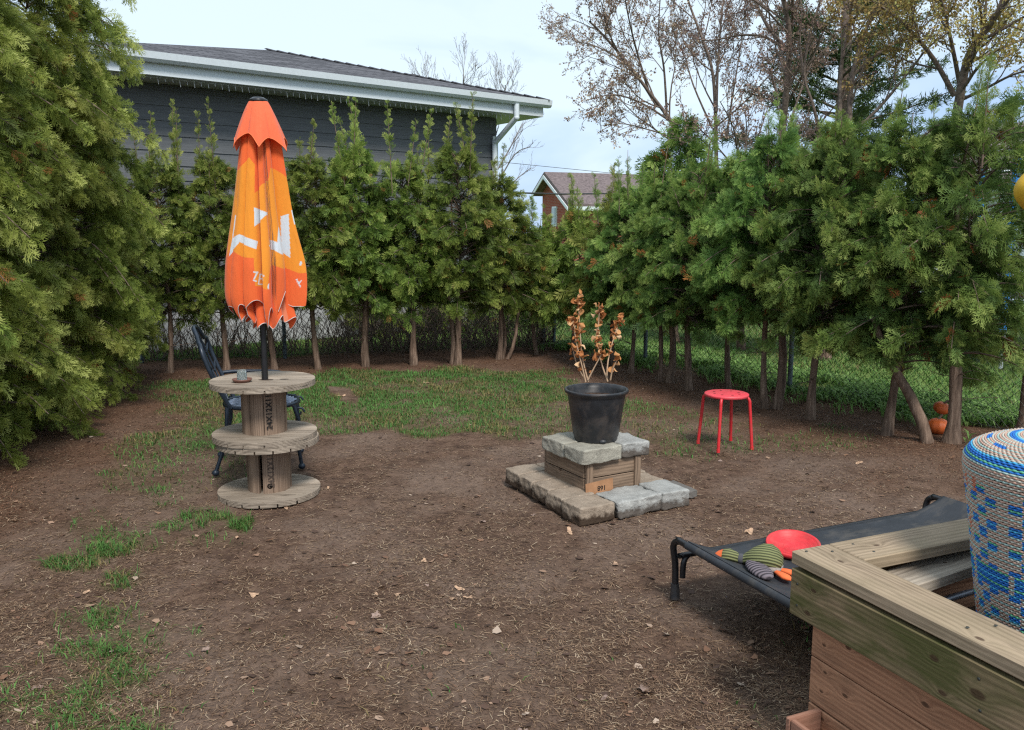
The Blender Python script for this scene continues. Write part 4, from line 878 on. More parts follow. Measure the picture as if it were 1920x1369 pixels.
def spool(loc, rz, label, h, rots, txt_a, hole, R_=.305, rd=.128, seed=0, double=True):
    o = empty('cable_spool', loc, rz, label, 'cable spool', 'wooden cable spools stacked as a table'); th = .035
    def flange(z0, rot):
        m = MB()
        if double: disc(m, R_, z0, z0 + th * .48, rot + 1.3); disc(m, R_, z0 + th * .5, z0 + th, rot)
        else: disc(m, R_, z0, z0 + th, rot)
        m.build('flange', M_ply, o)
    flange(0, rots[0]); flange(h - th, rots[1])
    m = MB(); ns = 10
    for i in range(ns):
        a0, a1 = 2 * math.pi * (i + .02) / ns, 2 * math.pi * (i + .98) / ns; ro_, ri = rd + (.004 * math.sin(i * 5.3 + seed)), rd - .02
        if hole and i == hole[1]: a0 += .16
        pts = [(ro_ * math.cos(a0 + (a1 - a0) * k / 5), ro_ * math.sin(a0 + (a1 - a0) * k / 5)) for k in range(6)] + [(ri * math.cos(a1), ri * math.sin(a1)), (ri * math.cos(a0), ri * math.sin(a0))]
        m.prism(pts, th, h - th)
    dr = m.build('drum', M_stave, o)
    if txt_a is not None:
        rr_ = rd + .0062
        text_mesh('stencil_text', '24X12X11', .048, M_inkf if hole else M_ink, lambda x, y: Vector((rr_ * math.cos(txt_a - y / rr_), rr_ * math.sin(txt_a - y / rr_), h / 2 + x)), dr)
    if hole:
        a = hole[0]; mm = MB(); mm.lathe([(.0, 0), (.016, 0), (.018, -.004)], 14); ho = mm.build('bolt_hole', M_hole, o); ho.rotation_euler = (0, math.pi / 2, a); ho.location = (math.cos(a) * (rd + .005), math.sin(a) * (rd + .005), th + .045)
    # holes through the top boards
    mm = MB()
    for (x, y, r_) in ((.03, -.03, .035), (.13, .0, .022), (-.12, -.12, .02)):
        mm.add([(x + r_ * 1.3 * math.cos(q), y + r_ * .6 * math.sin(q), h + .0012) for q in np.linspace(0, 6.28, 13)[:-1]], [list(range(12))])
    mm.build('knot_mark', M_hole if txt_a is None else mat_plain('dark_knot', (.05, .03, .02)), o); return o
SP = Vector((-1.478, 4.965, 0)); face = math.atan2(-SP.y, -SP.x)
spool((SP.x, SP.y, -.008), .15, 'lower weathered wooden cable spool standing on the dirt, bolt hole near its base', .352, (.2, .5), face - .15 + .10, (face - .15 + .02, 7), seed=2, R_=.302, rd=.128)
spool((SP.x - .012, SP.y, .345), -.05, 'upper weathered wooden cable spool with black stencilled numbers, carrying the umbrella', .352, (-.15, -.1), face + .05 + .22, None, seed=1, R_=.305, rd=.128)
TOPZ = .345 + .352

# tumbler and saucer
sc_ = R(453, 692, 4.86)
m = MB().lathe([(0, 0), (.045, 0), (.055, .012), (.057, .018), (.050, .018), (.044, .008), (0, .008)], 28)
o = m.build('saucer', mat_plain('brown_clay', (.16, .075, .055), .5)); o.location = (sc_.x, sc_.y, TOPZ + .002); tag(o, 'small brown clay saucer on the spool table top', 'saucer')
t = NT('clear_glass'); t.b.inputs['Transmission Weight'].default_value = .85; M_gl = t.base(t.ramp(t.noise(t.coord(), 40, 4), [(.3, (.55, .62, .62)), (.7, (.8, .85, .85))]), .12, .5); t.b.inputs['IOR'].default_value = 1.3
m = MB().lathe([(.030, 0), (.027, .045), (.024, .060), (0, .062), (0, .058), (.022, .056), (.026, .003), (.030, 0)], 24)
o = m.build('glass_tumbler', M_gl); o.location = (sc_.x, sc_.y, TOPZ + .013); tag(o, 'upturned clear glass tumbler standing on the brown saucer', 'tumbler')

# ------------------------------------------------------------------ closed orange umbrella
UB = Vector((-1.475, 4.95, 0)); um = empty('patio_umbrella', (UB.x, UB.y, TOPZ - .30), 0, 'closed orange patio umbrella standing in the wooden spool table', 'umbrella'); zb = TOPZ - .30
M_black = mat_plain('black_metal', (.012, .012, .014), .35, .5, var=.2, bump=.05)
lean = .010
MB().tube([(0, 0, 0), (lean * 1.0, 0, 1.0), (lean * 1.8, 0, 1.90)], .019, 14).build('pole', M_black, um)
SPX = FPX / (UB.y * math.cos(PITCH)) * .985
def upx(px, py):     # photo pixel -> local x, z on the canopy's front
    p = R(px, py, UB.y - .12); return p.x - UB.x, p.z - zb
def in_poly(x, z, poly):
    c = np.zeros(x.shape, bool); j = len(poly) - 1
    for i in range(len(poly)):
        xi, zi = poly[i]; xj, zj = poly[j]
        c ^= ((zi > z) != (zj > z)) & (x < (xj - xi) * (z - zi) / (zj - zi + 1e-12) + xi); j = i
    return c
def cp(*pts): return [upx(340 + a / 2.6325, 140 + b / 2.6325) for a, b in pts]
nT, nZ = 720, 420
th = np.linspace(0, 2 * np.pi, nT, endpoint=False); tz = np.linspace(0, 1, nZ)
TH, TZ = np.meshgrid(th, tz, indexing='xy')
ztop = upx(483, 205)[1]; zmid = upx(483, 600)[1]
# half widths of the bundle (left, right) with height, read from the closed shape
zk = np.array([upx(483, y)[1] for y in (640, 575, 500, 400, 300, 240, 185)])
cxk = np.array([R(x, 400, UB.y).x - UB.x + .016 for x in (491, 484, 484, 484, 484, 484, 483)])
lk = np.array([.10, .228, .207, .157, .114, .088, .045]); rk = np.array([.10, .160, .168, .126, .100, .088, .045])
_zf = np.linspace(zk.min() - .05, zk.max() + .05, 400); _o = zk.argsort(); _k = np.hanning(81); _k /= _k.sum()
_sm = lambda q: np.convolve(np.pad(np.interp(_zf, zk[_o], q[_o]), 40, mode='edge'), _k, 'valid')
cxk, lk, rk = _sm(cxk), _sm(lk), _sm(rk); zk2, zk = zk, _zf
fold = 8
def fold_r(T, phase, sharp):
    u = np.mod(T * fold / (2 * np.pi) + phase, 1.0); return 1 - np.abs(2 * u - 1)
hems = np.array([.0, .10, .02, .16, .05, .12, .0, .15, .06])
bpd = np.radians([-48, -8, 40, 85, 135, 176, 226, 252, 284, 312]); pid = np.searchsorted(bpd, th, side='right') - 1; pid = np.where(th >= bpd[-1], 0, pid); thx = np.where(th >= bpd[-1], th - 2 * np.pi, th)
uu = (thx - bpd[pid]) / (bpd[np.minimum(pid + 1, 9)] - bpd[pid])
low = np.array([.07, .05, .09, .01, .06, .02, .0, .12, -.01])[pid]; hi = np.array([.10, .09, .12, .15, .10, .06, .13, .05, .12])[pid]
zb1 = zmid - .055 + .055 * np.abs(np.cos(th)) ** 2 + low + hi * np.sin(np.pi * np.clip(uu, 0, 1)) ** 1.2 * (.75 + .5 * uu)
kz = np.exp(-np.linspace(-2, 2, 9) ** 2); kz /= kz.sum(); zb1 = np.convolve(np.concatenate([zb1[-4:], zb1, zb1[:4]]), kz, 'valid')
Zb = np.tile(zb1[None], (nZ, 1)); Z = Zb + (ztop - Zb) * TZ
o1 = zk.argsort()
cx = np.interp(Z, zk[o1], cxk[o1]); lw = np.interp(Z, zk[o1], lk[o1]); rw = np.interp(Z, zk[o1], rk[o1])
u1 = uu[None] + 0 * TZ
flap = np.where(u1 < .86, (u1 / .86) ** 3.2, (1 - u1) / .14)      # slow fall away, quick return: overlapping folds
dp = np.array([.40, .42, .34, .38, .36, .34, .44, .42, .40])[pid][None] * np.clip(1.05 - TZ * .25, .3, 1)
rad = 1.04 - dp * flap; rad = rad * (1 + .02 * np.sin(TH * 5 + Z * 4)) + .03 * np.sin(Z * 9 + pid[None] * 2.1) * (1 - TZ) * .6
swirl = .05 * (flap - .5)
wx = np.where(np.cos(TH) > 0, rw, lw) 
Xc = cx + wx * rad * np.cos(TH + swirl); Yc = .80 * (lw + rw) / 2 * rad * np.sin(TH + swirl)
Vv = np.stack([Xc, Yc, Z], 2).reshape(-1, 3)
ii = (np.arange(nZ - 1)[:, None] * nT + np.arange(nT)[None]); jj = (np.arange(nZ - 1)[:, None] * nT + (np.arange(nT)[None] + 1) % nT)
Fv = np.stack([ii, jj, jj + nT, ii + nT], 2).reshape(-1, 4)
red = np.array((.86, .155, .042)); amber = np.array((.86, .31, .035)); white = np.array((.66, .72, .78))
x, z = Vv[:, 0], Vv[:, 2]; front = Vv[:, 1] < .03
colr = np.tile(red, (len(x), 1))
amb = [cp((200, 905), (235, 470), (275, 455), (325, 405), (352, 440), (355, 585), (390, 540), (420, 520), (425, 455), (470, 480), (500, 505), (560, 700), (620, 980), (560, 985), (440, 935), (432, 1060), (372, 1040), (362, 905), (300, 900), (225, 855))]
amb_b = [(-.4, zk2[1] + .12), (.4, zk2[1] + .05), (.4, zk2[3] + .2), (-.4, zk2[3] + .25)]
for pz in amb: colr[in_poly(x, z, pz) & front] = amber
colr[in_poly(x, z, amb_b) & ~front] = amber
WH = [cp((432, 812), (468, 828), (466, 697), (507, 685), (517, 908), (430, 848)), cp((355, 655), (425, 682), (360, 750)), cp((215, 900), (232, 808), (283, 788), (283, 830)), cp((224, 890), (243, 690), (250, 695), (236, 815)), cp((283, 788), (376, 822), (372, 862), (283, 826)),
      cp((518, 668), (532, 660), (545, 735), (536, 738)), cp((566, 925), (574, 925), (574, 945), (560, 945))]
WH += [cp((386, 983), (390, 983), (386, 1035), (382, 1035)), cp((388, 983), (418, 990), (417, 996), (388, 990)), cp((386, 1004), (412, 1009), (411, 1015), (386, 1010)), cp((383, 1030), (408, 1036), (407, 1042), (382, 1036)),
       cp((362, 970), (382, 972), (381, 979), (362, 977)), cp((376, 975), (383, 975), (369, 1010), (362, 1010)), cp((362, 1010), (378, 1016), (378, 1023), (362, 1017)), cp((432, 1034), (437, 1030), (437, 1060), (430, 1052))]
WH += [cp((545, 1016), (551, 1012), (572, 1052), (566, 1056)), cp((556, 1032), (572, 1018), (575, 1023), (560, 1038))]
for pz in WH: colr[in_poly(x, z, pz) & front] = white
t = NT('printed_canopy_fabric'); M_canopy = t.base(t.mix(.22, t.attr('print', True), t.ramp(t.noise(t.coord(scale=(6, 6, 2)), 1.5, 5, .6), [(.3, (.55, .5, .45)), (.7, (1, 1, 1))]), 'MULTIPLY'), .8, .15); t.bump(t.math('ADD', t.noise(t.coord(scale=(9, 9, 2.2)), 1.6, 4, .6, .6), t.math('MULTIPLY', t.noise(t.coord(), 260, 3), .05)), .55, .018)
t.b.inputs['Sheen Weight'].default_value = .2
tr_ = t.n('ShaderNodeBsdfTranslucent'); t.l(t.attr('print', True), tr_.inputs[0]); ms = t.n('ShaderNodeMixShader'); ms.inputs[0].default_value = .18; t.l(t.b.outputs[0], ms.inputs[1]); t.l(tr_.outputs[0], ms.inputs[2]); t.l(ms.outputs[0], t.out.inputs[0])
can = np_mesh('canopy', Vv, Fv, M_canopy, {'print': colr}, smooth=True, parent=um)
M_piping = mat_plain('grey_piping', (.5, .46, .44), .8)
MB().tube([Vector(Vv[i]) for i in range(0, nT, 3)], .0020, 5, close=True).build('hem_piping', M_piping, can)
# inner folds hanging in the middle of the bundle
nT2, nZ2 = 240, 60; t2 = np.linspace(0, 2 * np.pi, nT2, endpoint=False); z2 = np.linspace(0, 1, nZ2); T2, Z2 = np.meshgrid(t2, z2, indexing='xy')
zb2 = zmid - .045 + .05 * np.sin(T2 * 4 + 2.0) ** 2 - .025 * np.sin(T2 * 3 + .3); zz = zb2 + (zmid + .16 - zb2) * Z2
ra = (.105 + .02 * (1 - Z2)) * (1 + .22 * np.cos(T2 * 7 + .6)); Xi = np.interp(zz, zk[o1], cxk[o1]) + .025 + ra * np.cos(T2); Yi = ra * .8 * np.sin(T2)
Vi = np.stack([Xi, Yi, zz], 2).reshape(-1, 3); ii = (np.arange(nZ2 - 1)[:, None] * nT2 + np.arange(nT2)[None]); jj = (np.arange(nZ2 - 1)[:, None] * nT2 + (np.arange(nT2)[None] + 1) % nT2)
inn = np_mesh('inner_folds', Vi, np.stack([ii, jj, jj + nT2, ii + nT2], 2).reshape(-1, 4), M_canopy, {'print': np.where((np.sin(T2 * 3.5) > .93).reshape(-1, 1), np.array([[.80, .26, .14]]), np.array([[.84, .14, .04]]))}, smooth=True, parent=um)
MB().tube([Vector(Vi[i]) for i in range(0, nT2, 2)], .0026, 5, close=True).build('hem_piping', M_piping, inn)
# vent cape
nT3, nZ3 = 360, 60; t3 = np.linspace(0, 2 * np.pi, nT3, endpoint=False); z3 = np.linspace(0, 1, nZ3); T3, Z3 = np.meshgrid(t3, z3, indexing='xy')
zt = upx(483, 184)[1]; u3 = 1 - np.abs(2 * np.mod(T3 * 6 / (2 * np.pi) + .30, 1) - 1); zb3 = upx(483, 262)[1] - .045 + .072 * (1 - (1 - u3) ** 2.2) + .008 * np.sin(T3 * 3) + .01 * np.sin(T3 * 2)
zz = zb3 + (zt - zb3) * Z3; ra = (.052 + .112 * (1 - Z3) ** .85) * (1 - .30 * (1 - Z3) ** .5 * u3 ** 1.2) * (1 + .035 * np.sin(T3 * 13) * (1 - Z3))
X3 = upx(484, 300)[0] - .019 + ra * np.cos(T3); Y3 = ra * .9 * np.sin(T3); V3 = np.stack([X3, Y3, zz], 2).reshape(-1, 3)
ii = (np.arange(nZ3 - 1)[:, None] * nT3 + np.arange(nT3)[None]); jj = (np.arange(nZ3 - 1)[:, None] * nT3 + (np.arange(nT3)[None] + 1) % nT3)
cape = np_mesh('vent_flap', V3, np.stack([ii, jj, jj + nT3, ii + nT3], 2).reshape(-1, 4), M_canopy, {'print': np.tile(np.array((.88, .17, .075)), (len(V3), 1))}, smooth=True, parent=um)
MB().tube([Vector(V3[i]) for i in range(0, nT3, 2)], .0022, 5, close=True).build('hem_piping', mat_plain('orange_piping', (.8, .18, .06)), cape)
MB().lathe([(.001, .022), (.03, .018), (.05, .006), (.054, 0), (.05, -.012), (.02, -.02)], 24, (upx(484, 300)[0] - .019, 0, zt + .004)).build('finial', M_black, um)

# ------------------------------------------------------------------ cast metal chair
M_iron = mat_plain('blue_black_cast_metal', (.022, .032, .048), .38, .5, metal=.3, var=.25)
M_iront = mat_plain('worn_grey_lattice', (.16, .20, .27), .42, .5, metal=.2, var=.4, scale=60)
cc = Vector((-1.70, 5.62, 0)); ch = empty('patio_chair', cc, math.radians(15), 'dark cast metal patio chair tucked behind the wooden spool table', 'chair')  # faces +x
def oval(n=28, a=.24, b=.235, z=.43): return [Vector((a * math.copysign(abs(math.cos(q)) ** .8, math.cos(q)), b * math.copysign(abs(math.sin(q)) ** .8, math.sin(q)), z)) for q in np.linspace(0, 2 * math.pi, n, endpoint=False)]
m = MB().tube(oval(), .013, 8, close=True)
for p in oval(): pass
m.build('seat_rim', M_iron, ch)
m = MB()
for i in range(-6, 7):
    for s in (1, -1):
        pts = []
        for k in range(25):
            u = -1 + 2 * k / 24; x_ = u * .23; y_ = i * .036 + s * .016 * math.sin(u * 14)
            if (x_ / .235) ** 2 + (y_ / .23) ** 2 < .98: pts.append((x_, y_, .432 + .003 * s))
        if len(pts) > 2: m.tube(pts, .006, 5)
m.build('seat_lattice', M_iront, ch)
def bp(u, w):    # back surface: u across -1..1, w 0..1 up ; tilted back towards -x
    wid = .20 + .045 * math.sin(w * math.pi * .8) - .10 * max(0, w - .75) / .25 * abs(u); z_ = .43 + .52 * w; x_ = -.22 - .17 * w - .05 * math.sin(w * 2.6) * .6 - .03 * (1 - u * u) ; return Vector((x_ + .03, wid * u, z_ - (.05 * u * u if w > .9 else 0)))
m = MB().tube([bp(-1, w) for w in np.linspace(0, .92, 10)] + [bp(u, 1) for u in np.linspace(-.9, .9, 10)] + [bp(1, w) for w in np.linspace(.92, 0, 10)], .014, 8); m.build('back_frame', M_iron, ch)
m = MB()
for j in range(1, 6):
    u0 = -1 + j / 3; m.tube([bp(u0 * (.35 + .65 * math.sin(math.pi * min(1, w * .9 + .1))), w) for w in np.linspace(0.02, .99, 14)], .008, 6)
for w in (.2, .45, .7): m.tube([bp(u, w + .06 * math.cos(u * 6)) for u in np.linspace(-1, 1, 16)], .007, 6)
m.build('back_lattice', M_iron, ch)
for s in (-1, 1):
    MB().tube([(-.21, s * .21, .44), (-.22, s * .22, .28), (-.26, s * .23, .13), (-.30, s * .24, .02)], [.015, .014, .012, .013], 8).ellipsoid((-.30, s * .24, .018), (.024, .022, .022)).build('leg', M_iron, ch)
    MB().tube([(.21, s * .20, .43), (.235, s * .21, .34), (.225, s * .21, .18), (.245, s * .215, .02)], [.016, .015, .012, .013], 8).ellipsoid((.245, s * .215, .018), (.024, .022, .022)).build('leg', M_iron, ch)
    sc2 = [(-.27, s * .235, .60), (-.20, s * .25, .605), (-.05, s * .26, .60), (.10, s * .255, .59), (.16, s * .25, .565), (.155, s * .245, .52), (.12, s * .24, .48), (.16, s * .235, .45)]
    MB().tube([Vector(q) for q in smooth_path([Vector(q) for q in sc2], 4)], .013, 8).build('armrest', M_iron, ch)
    MB().tube([Vector((.24 + .035 * math.cos(q) * (1 - q / 9), s * .205, .385 + .035 * math.sin(q) * (1 - q / 9))) for q in np.linspace(0, 6.5, 20)], .007, 6).build('scroll', M_iron, ch)

# ------------------------------------------------------------------ stones
def stone_mat(name, c1, c2, dirt):
    t = NT(name); v = t.coord(); a = t.noise(v, 9, 5, .6); b = t.noise(v, 110, 4, .7); oi = t.n('ShaderNodeObjectInfo')
    col = t.ramp(a, [(.3, c1), (.7, c2)]); col = t.mix(t.math('MULTIPLY', t.ramp(b, [(.5, (0, 0, 0)), (.75, (1, 1, 1))]), .5), col, tuple(x * .35 for x in c1))
    col = t.mix(t.math('MULTIPLY', t.ramp(t.noise(v, 60, 4), [(.58, (0, 0, 0)), (.7, (1, 1, 1))]), .4), col, tuple(min(1, x * 1.5) for x in c2))
    # soil splashed on the sides near the ground
    sp = t.n('ShaderNodeSeparateXYZ'); g = t.n('ShaderNodeNewGeometry'); tn = t.n('ShaderNodeTexCoord'); t.l(tn.outputs['Object'], sp.inputs[0])
    f = t.math('ADD', t.math('MULTIPLY', sp.outputs[2], 8.5), t.math('MULTIPLY', t.noise(v, 22, 4, .6), 1.0)); fm = t.ramp(f, [(.78, (1, 1, 1)), (1.0, (0, 0, 0))])
    col = t.mix(t.math('MULTIPLY', fm, dirt), col, (.055, .036, .024)); t.bump(t.math('ADD', b, t.math('MULTIPLY', a, .6)), .9, .006); return t.base(col, .9, .2)
M_st_warm = stone_mat('warm_paver', (.21, .165, .125), (.36, .29, .225), .98); M_st_grey = stone_mat('grey_paver', (.235, .235, .225), (.40, .40, .38), .8); M_st_top = stone_mat('tan_grey_paver', (.23, .215, .18), (.38, .36, .30), .0)
def paver(loc, rz, size, mat, label, seed, tilt=(0, 0), group='concrete pavers of the plant stand', nn=18, rough=1.0):
    r = random.Random(seed); import bmesh
    bm = bmesh.new(); bmesh.ops.create_cube(bm, size=2); bmesh.ops.subdivide_edges(bm, edges=bm.edges[:], cuts=nn, use_grid_fill=True)
    a, b, c = size[0] / 2 - .005, size[1] / 2 - .005, size[2] / 2; rd = min(.009, c * .3)
    for v in bm.verts:
        p = Vector((v.co.x * a, v.co.y * b, v.co.z * c)); q = Vector((max(-a + rd, min(a - rd, p.x)), max(-b + rd, min(b - rd, p.y)), max(-c + rd, min(c - rd, p.z))))
        d = p - q
        if d.length > 1e-6: p = q + d.normalized() * rd
        nv = mnoise.noise_vector(p * 9 + Vector((seed * 3.1, 0, 0))) * .007 * rough + mnoise.noise_vector(p * 28 + Vector((seed, 5, 0))) * .005 * rough + mnoise.noise_vector(p * 75 + Vector((seed, 5, 3))) * .0026 * rough
        if v.co.z > .99 and abs(v.co.x) < .9 and abs(v.co.y) < .9: nv = nv * .45
        v.co = p + nv + Vector((0, 0, c))
    me = bpy.data.meshes.new('paver'); bm.to_mesh(me); bm.free()
    for p in me.polygons: p.use_smooth = True
    me.materials.append(mat); o = bpy.data.objects.new('paver', me); COL.objects.link(o); o.location = loc; o.rotation_euler = (tilt[0], tilt[1], rz); return tag(o, label, 'paver', group)
F0 = Vector((.365, 4.33, 0)); uD = Vector((.866, .50, 0)).normalized(); vD = Vector((-.43, .90, 0)).normalized(); ang = math.atan2(uD.y, uD.x)
def Q(u, v, z=0): p = F0 + uD * u + vD * v; return Vector((p.x, p.y, z))
H = .100
LEFTCOL = [(.11, .095, .24, .20), (.105, .285, .235, .185), (.11, .47, .23, .18), (.10, .65, .225, .18), (.10, .83, .23, .18)]
names = ['front corner paver of the base, nearest the camera', 'second paver from the front along the left edge of the base', 'middle paver of the left edge of the base', 'fourth paver from the front along the left edge of the base', 'leftmost paver at the far left corner of the base']
for i, (u, v, a, b) in enumerate(LEFTCOL): paver(Q(u, v), ang + .02 * (i % 3 - 1), (a, b, H), M_st_warm, 'warm tan ' + names[i], i + 1)
paver(Q(.395, .105), ang + .03, (.32, .23, H - .003), M_st_grey, 'largest grey paver with chipped front edge, front middle of the base', 11, rough=1.7)
paver(Q(.655, .105), ang - .03, (.20, .25, H), M_st_grey, 'grey paver at the right front corner of the base', 12)
paver(Q(.66, .33), ang, (.20, .19, H - .01), M_st_warm, 'tan paver second from the front on the right edge of the base', 13)
paver(Q(.66, .53), ang, (.20, .19, H - .01), M_st_warm, 'tan paver behind the box on the right edge of the base', 14)
paver(Q(.84, .20, .0), ang - .05, (.13, .24, .045), mat_plain('dark_slab', (.12, .11, .10), .9), 'thin dark slab jutting from the right end of the base', 15)
paver(Q(.30, .83), ang, (.17, .18, H - .006), M_st_warm, 'tan paver of the far edge beside the left corner', 16)
paver(Q(.49, .83), ang + .03, (.19, .18, H - .01), M_st_warm, 'tan paver of the far edge, hidden behind the wooden box', 17)
paver(Q(.68, .74), ang, (.18, .2, H - .01), M_st_warm, 'tan paver at the far right corner behind the box', 18)
# wooden box
M_crate = mat_wood('old_crate_wood', (.060, .040, .028), (.30, .21, .145), 0, knots=((.05, .05, .016),), grain=30, weather=.5)
HB = .072; BX = Vector((.420, 4.645, 0)); bw, bd_, bh_ = .385, .44, .195; bu, bv = Vector((.872, .49, 0)).normalized(), Vector((-.46, .888, 0)).normalized()
box = empty('wooden_box', (BX.x, BX.y, HB), math.atan2(bu.y, bu.x), 'weathered wooden crate box between the stone base and the top pavers', 'box')
for k in range(2):
    z0 = .004 + k * .097
    MB().box((bw / 2, .010, z0 + .046), (bw - .01, .018, .091), ch=.002).build('board', M_crate, box)
    MB().box((bw / 2, bd_ - .010, z0 + .046), (bw - .01, .018, .091), ch=.002).build('board', M_crate, box)
    for xx in (.010, bw - .010):
        b_ = MB().box((0, 0, 0), (bd_ - .045, .018, .091), ch=.002).build('board', M_crate, box); b_.location = (xx, bd_ / 2, z0 + .046); b_.rotation_euler = (0, 0, math.pi / 2)
for (xx, yy) in ((.022, -.006), (bw - .022, -.006), (.022, bd_ + .006), (bw - .022, bd_ + .006)):
    b_ = MB().box((0, 0, 0), (.195, .042, .014), ch=.002).build('corner_post', M_crate, box); b_.location = (xx, yy, .0985); b_.rotation_euler = (math.pi / 2, -math.pi / 2, 0)
M_card = mat_plain('brown_paper_label', (.36, .19, .10), .8, .2, var=.2, scale=15)
lb = MB().box((.085, -.0155, .045), (.19, .003, .075), Matrix.Rotation(-.06, 3, 'Y')).build('paper_tag', M_card, box)
text_mesh('tag_number', '168', .040, M_ink, lambda x, y: Vector((.10 - x, -.0178, .040 - y)), lb)
tz_ = HB + bh_
TP = [((.045, .085), (.235, .17), M_st_top, 'tan grey paver at the front of the stand top, nearest the camera', .03), ((.29, .075), (.20, .19), M_st_grey, 'pale grey paver at the right front of the stand top', -.04),
      ((.035, .30), (.21, .23), M_st_top, 'tan paver at the left of the stand top', .02), ((.28, .30), (.22, .22), M_st_grey, 'grey paver at the back right of the stand top under the pot', .0), ((.16, .45), (.3, .09), M_st_top, 'narrow paver at the very back of the stand top', .0)]
def BQ(u, v, z): p = BX + bu * u + bv * v; return Vector((p.x, p.y, z))
TP = [((.085, .055), (.285, .20), M_st_top, 'tan grey paver at the front of the stand top, nearest the camera', .04), ((.335, .085), (.20, .23), M_st_grey, 'pale grey paver at the right front of the stand top', -.03),
      ((.045, .28), (.23, .235), M_st_top, 'tan paver at the left of the stand top', .03), ((.29, .31), (.24, .20), M_st_grey, 'grey paver at the back right of the stand top under the pot', .0)]
for i, ((u, v), (a, b), mt, lab, rz) in enumerate(TP): paver(BQ(u, v, tz_), math.atan2(bu.y, bu.x) + rz, (a, b, .085), mt, lab, 30 + i)
PT = tz_ + .083
# pot
pc = R(1118, 812, 4.90); pot = empty('plant_pot', (.497, 4.875, PT), 0, 'large black plastic nursery pot on top of the stone plant stand', 'pot')
M_plast = mat_plain('black_plastic', (.020, .022, .026), .42, .45, var=.35, scale=12, bump=.03, dust=.28)
MB().lathe([(0, .0), (.122, 0), (.128, .01), (.128, .022), (.134, .03), (.170, .27), (.174, .285), (.187, .287), (.189, .30), (.185, .307), (.174, .305), (.165, .28), (.155, .26), (.15, .245)], 56).build('body', M_plast, pot)
M_soil = mat_plain('potting_soil', (.07, .045, .032), .95, .1, var=.5, scale=60, bump=.8)
MB().lathe([(0, .262), (.06, .258), (.12, .255), (.162, .252)], 40).build('soil', M_soil, pot)
m = MB().ellipsoid((.028, -.128, .016), (.022, .014, .014)); m.build('drain_plug', M_plast, pot)
# dried plant
pl = empty('dried_plant', (.497, 4.875, PT + .255), 0, 'dried orange brown potted plant with crinkled leaves in the black pot', 'plant'); M_stem = mat_plain('dry_stem', (.42, .29, .19), .8, .2)
M_dry = mat_leaf('dry_orange_leaves', [(0, (.26, .09, .03)), (.5, (.46, .18, .06)), (.85, (.60, .30, .12)), (1, (.72, .50, .30))], .25)
def dpx(x, y): p = R(x, y, 4.875); return Vector((p.x - .497, 0, p.z - PT - .255))
ST = [[(1098, 716), (1092, 690), (1080, 640), (1075, 600)], [(1103, 716), (1092, 670), (1087, 610), (1085, 560)], [(1140, 716), (1128, 680), (1122, 640), (1127, 575)], [(1138, 716), (1142, 680), (1152, 645), (1168, 600)], [(1102, 712), (1115, 685), (1128, 660)], [(1100, 715), (1084, 690), (1075, 655)], [(1144, 712), (1148, 690), (1158, 668)]]
m = MB(); rr = random.Random(9); LP = []
for i, s_ in enumerate(ST):
    P_ = [dpx(*q) for q in s_]; dy = rr.uniform(-.06, .06)
    P_ = [p + Vector((0, dy * (.4 + .6 * k), 0)) for k, p in enumerate(P_)]; P_ = smooth_path(P_, 4); m.tube(P_, [.0055 - .0035 * k / len(P_) for k in range(len(P_))], 6)
    n_ = 42 if i < 4 else 9
    for k in range(n_):
        u = 1 - rr.random() ** 1.8 * (.75 if i < 2 else .6); x = u * (len(P_) - 1); a_ = min(int(x), len(P_) - 2); LP.append(P_[a_].lerp(P_[a_ + 1], x - a_) + Vector((rr.gauss(0, .010), rr.gauss(0, .010), rr.gauss(0, .008))))
m.build('stems', M_stem, pl)
r = np.random.default_rng(4); Vs = []; Fs = []; Ts = []; off = 0
for p in LP:
    d = norm(r.normal(0, 1, (1, 3)))[0]; q = np.cross(d, norm(r.normal(0, 1, (1, 3)))[0]); nn_ = np.cross(d, q); s = r.uniform(.020, .042); G_ = 5; tt = r.random()
    grid = []
    for i in range(G_):
        for j in range(G_):
            a, b = i / (G_ - 1), j / (G_ - 1) * 2 - 1; wv = math.sin(math.pi * min(.97, a * .9 + .06)) * .45
            grid.append(np.array(p) + s * (d * a + q * b * wv + nn_ * (.35 * math.sin(a * 4 + tt * 6) + .45 * b * b * math.sin(tt * 9) + r.normal(0, .07))))
    Vs += grid; Fs += [(off + i * G_ + j, off + i * G_ + j + 1, off + (i + 1) * G_ + j + 1, off + (i + 1) * G_ + j) for i in range(G_ - 1) for j in range(G_ - 1)]; Ts += [tt] * (G_ * G_); off += G_ * G_
np_mesh('dry_leaves', np.array(Vs), np.array(Fs), M_dry, {'tint': np.array(Ts)}, parent=pl)

# ------------------------------------------------------------------ red stool
M_red = mat_plain('red_paint', (.58, .022, .030), .42, .5, var=.12, bump=.02, dust=.25); M_redt = mat_plain('faded_red_seat', (.68, .06, .08), .5, .5, var=.12, dust=.3)
sc3 = Vector((1.575, 6.08, 0)); st = empty('red_stool', (sc3.x, sc3.y, -.006), 0, 'round red metal stool with four legs on the dirt by the right hedge', 'stool'); SH = .408
m = MB(); Rr = .160
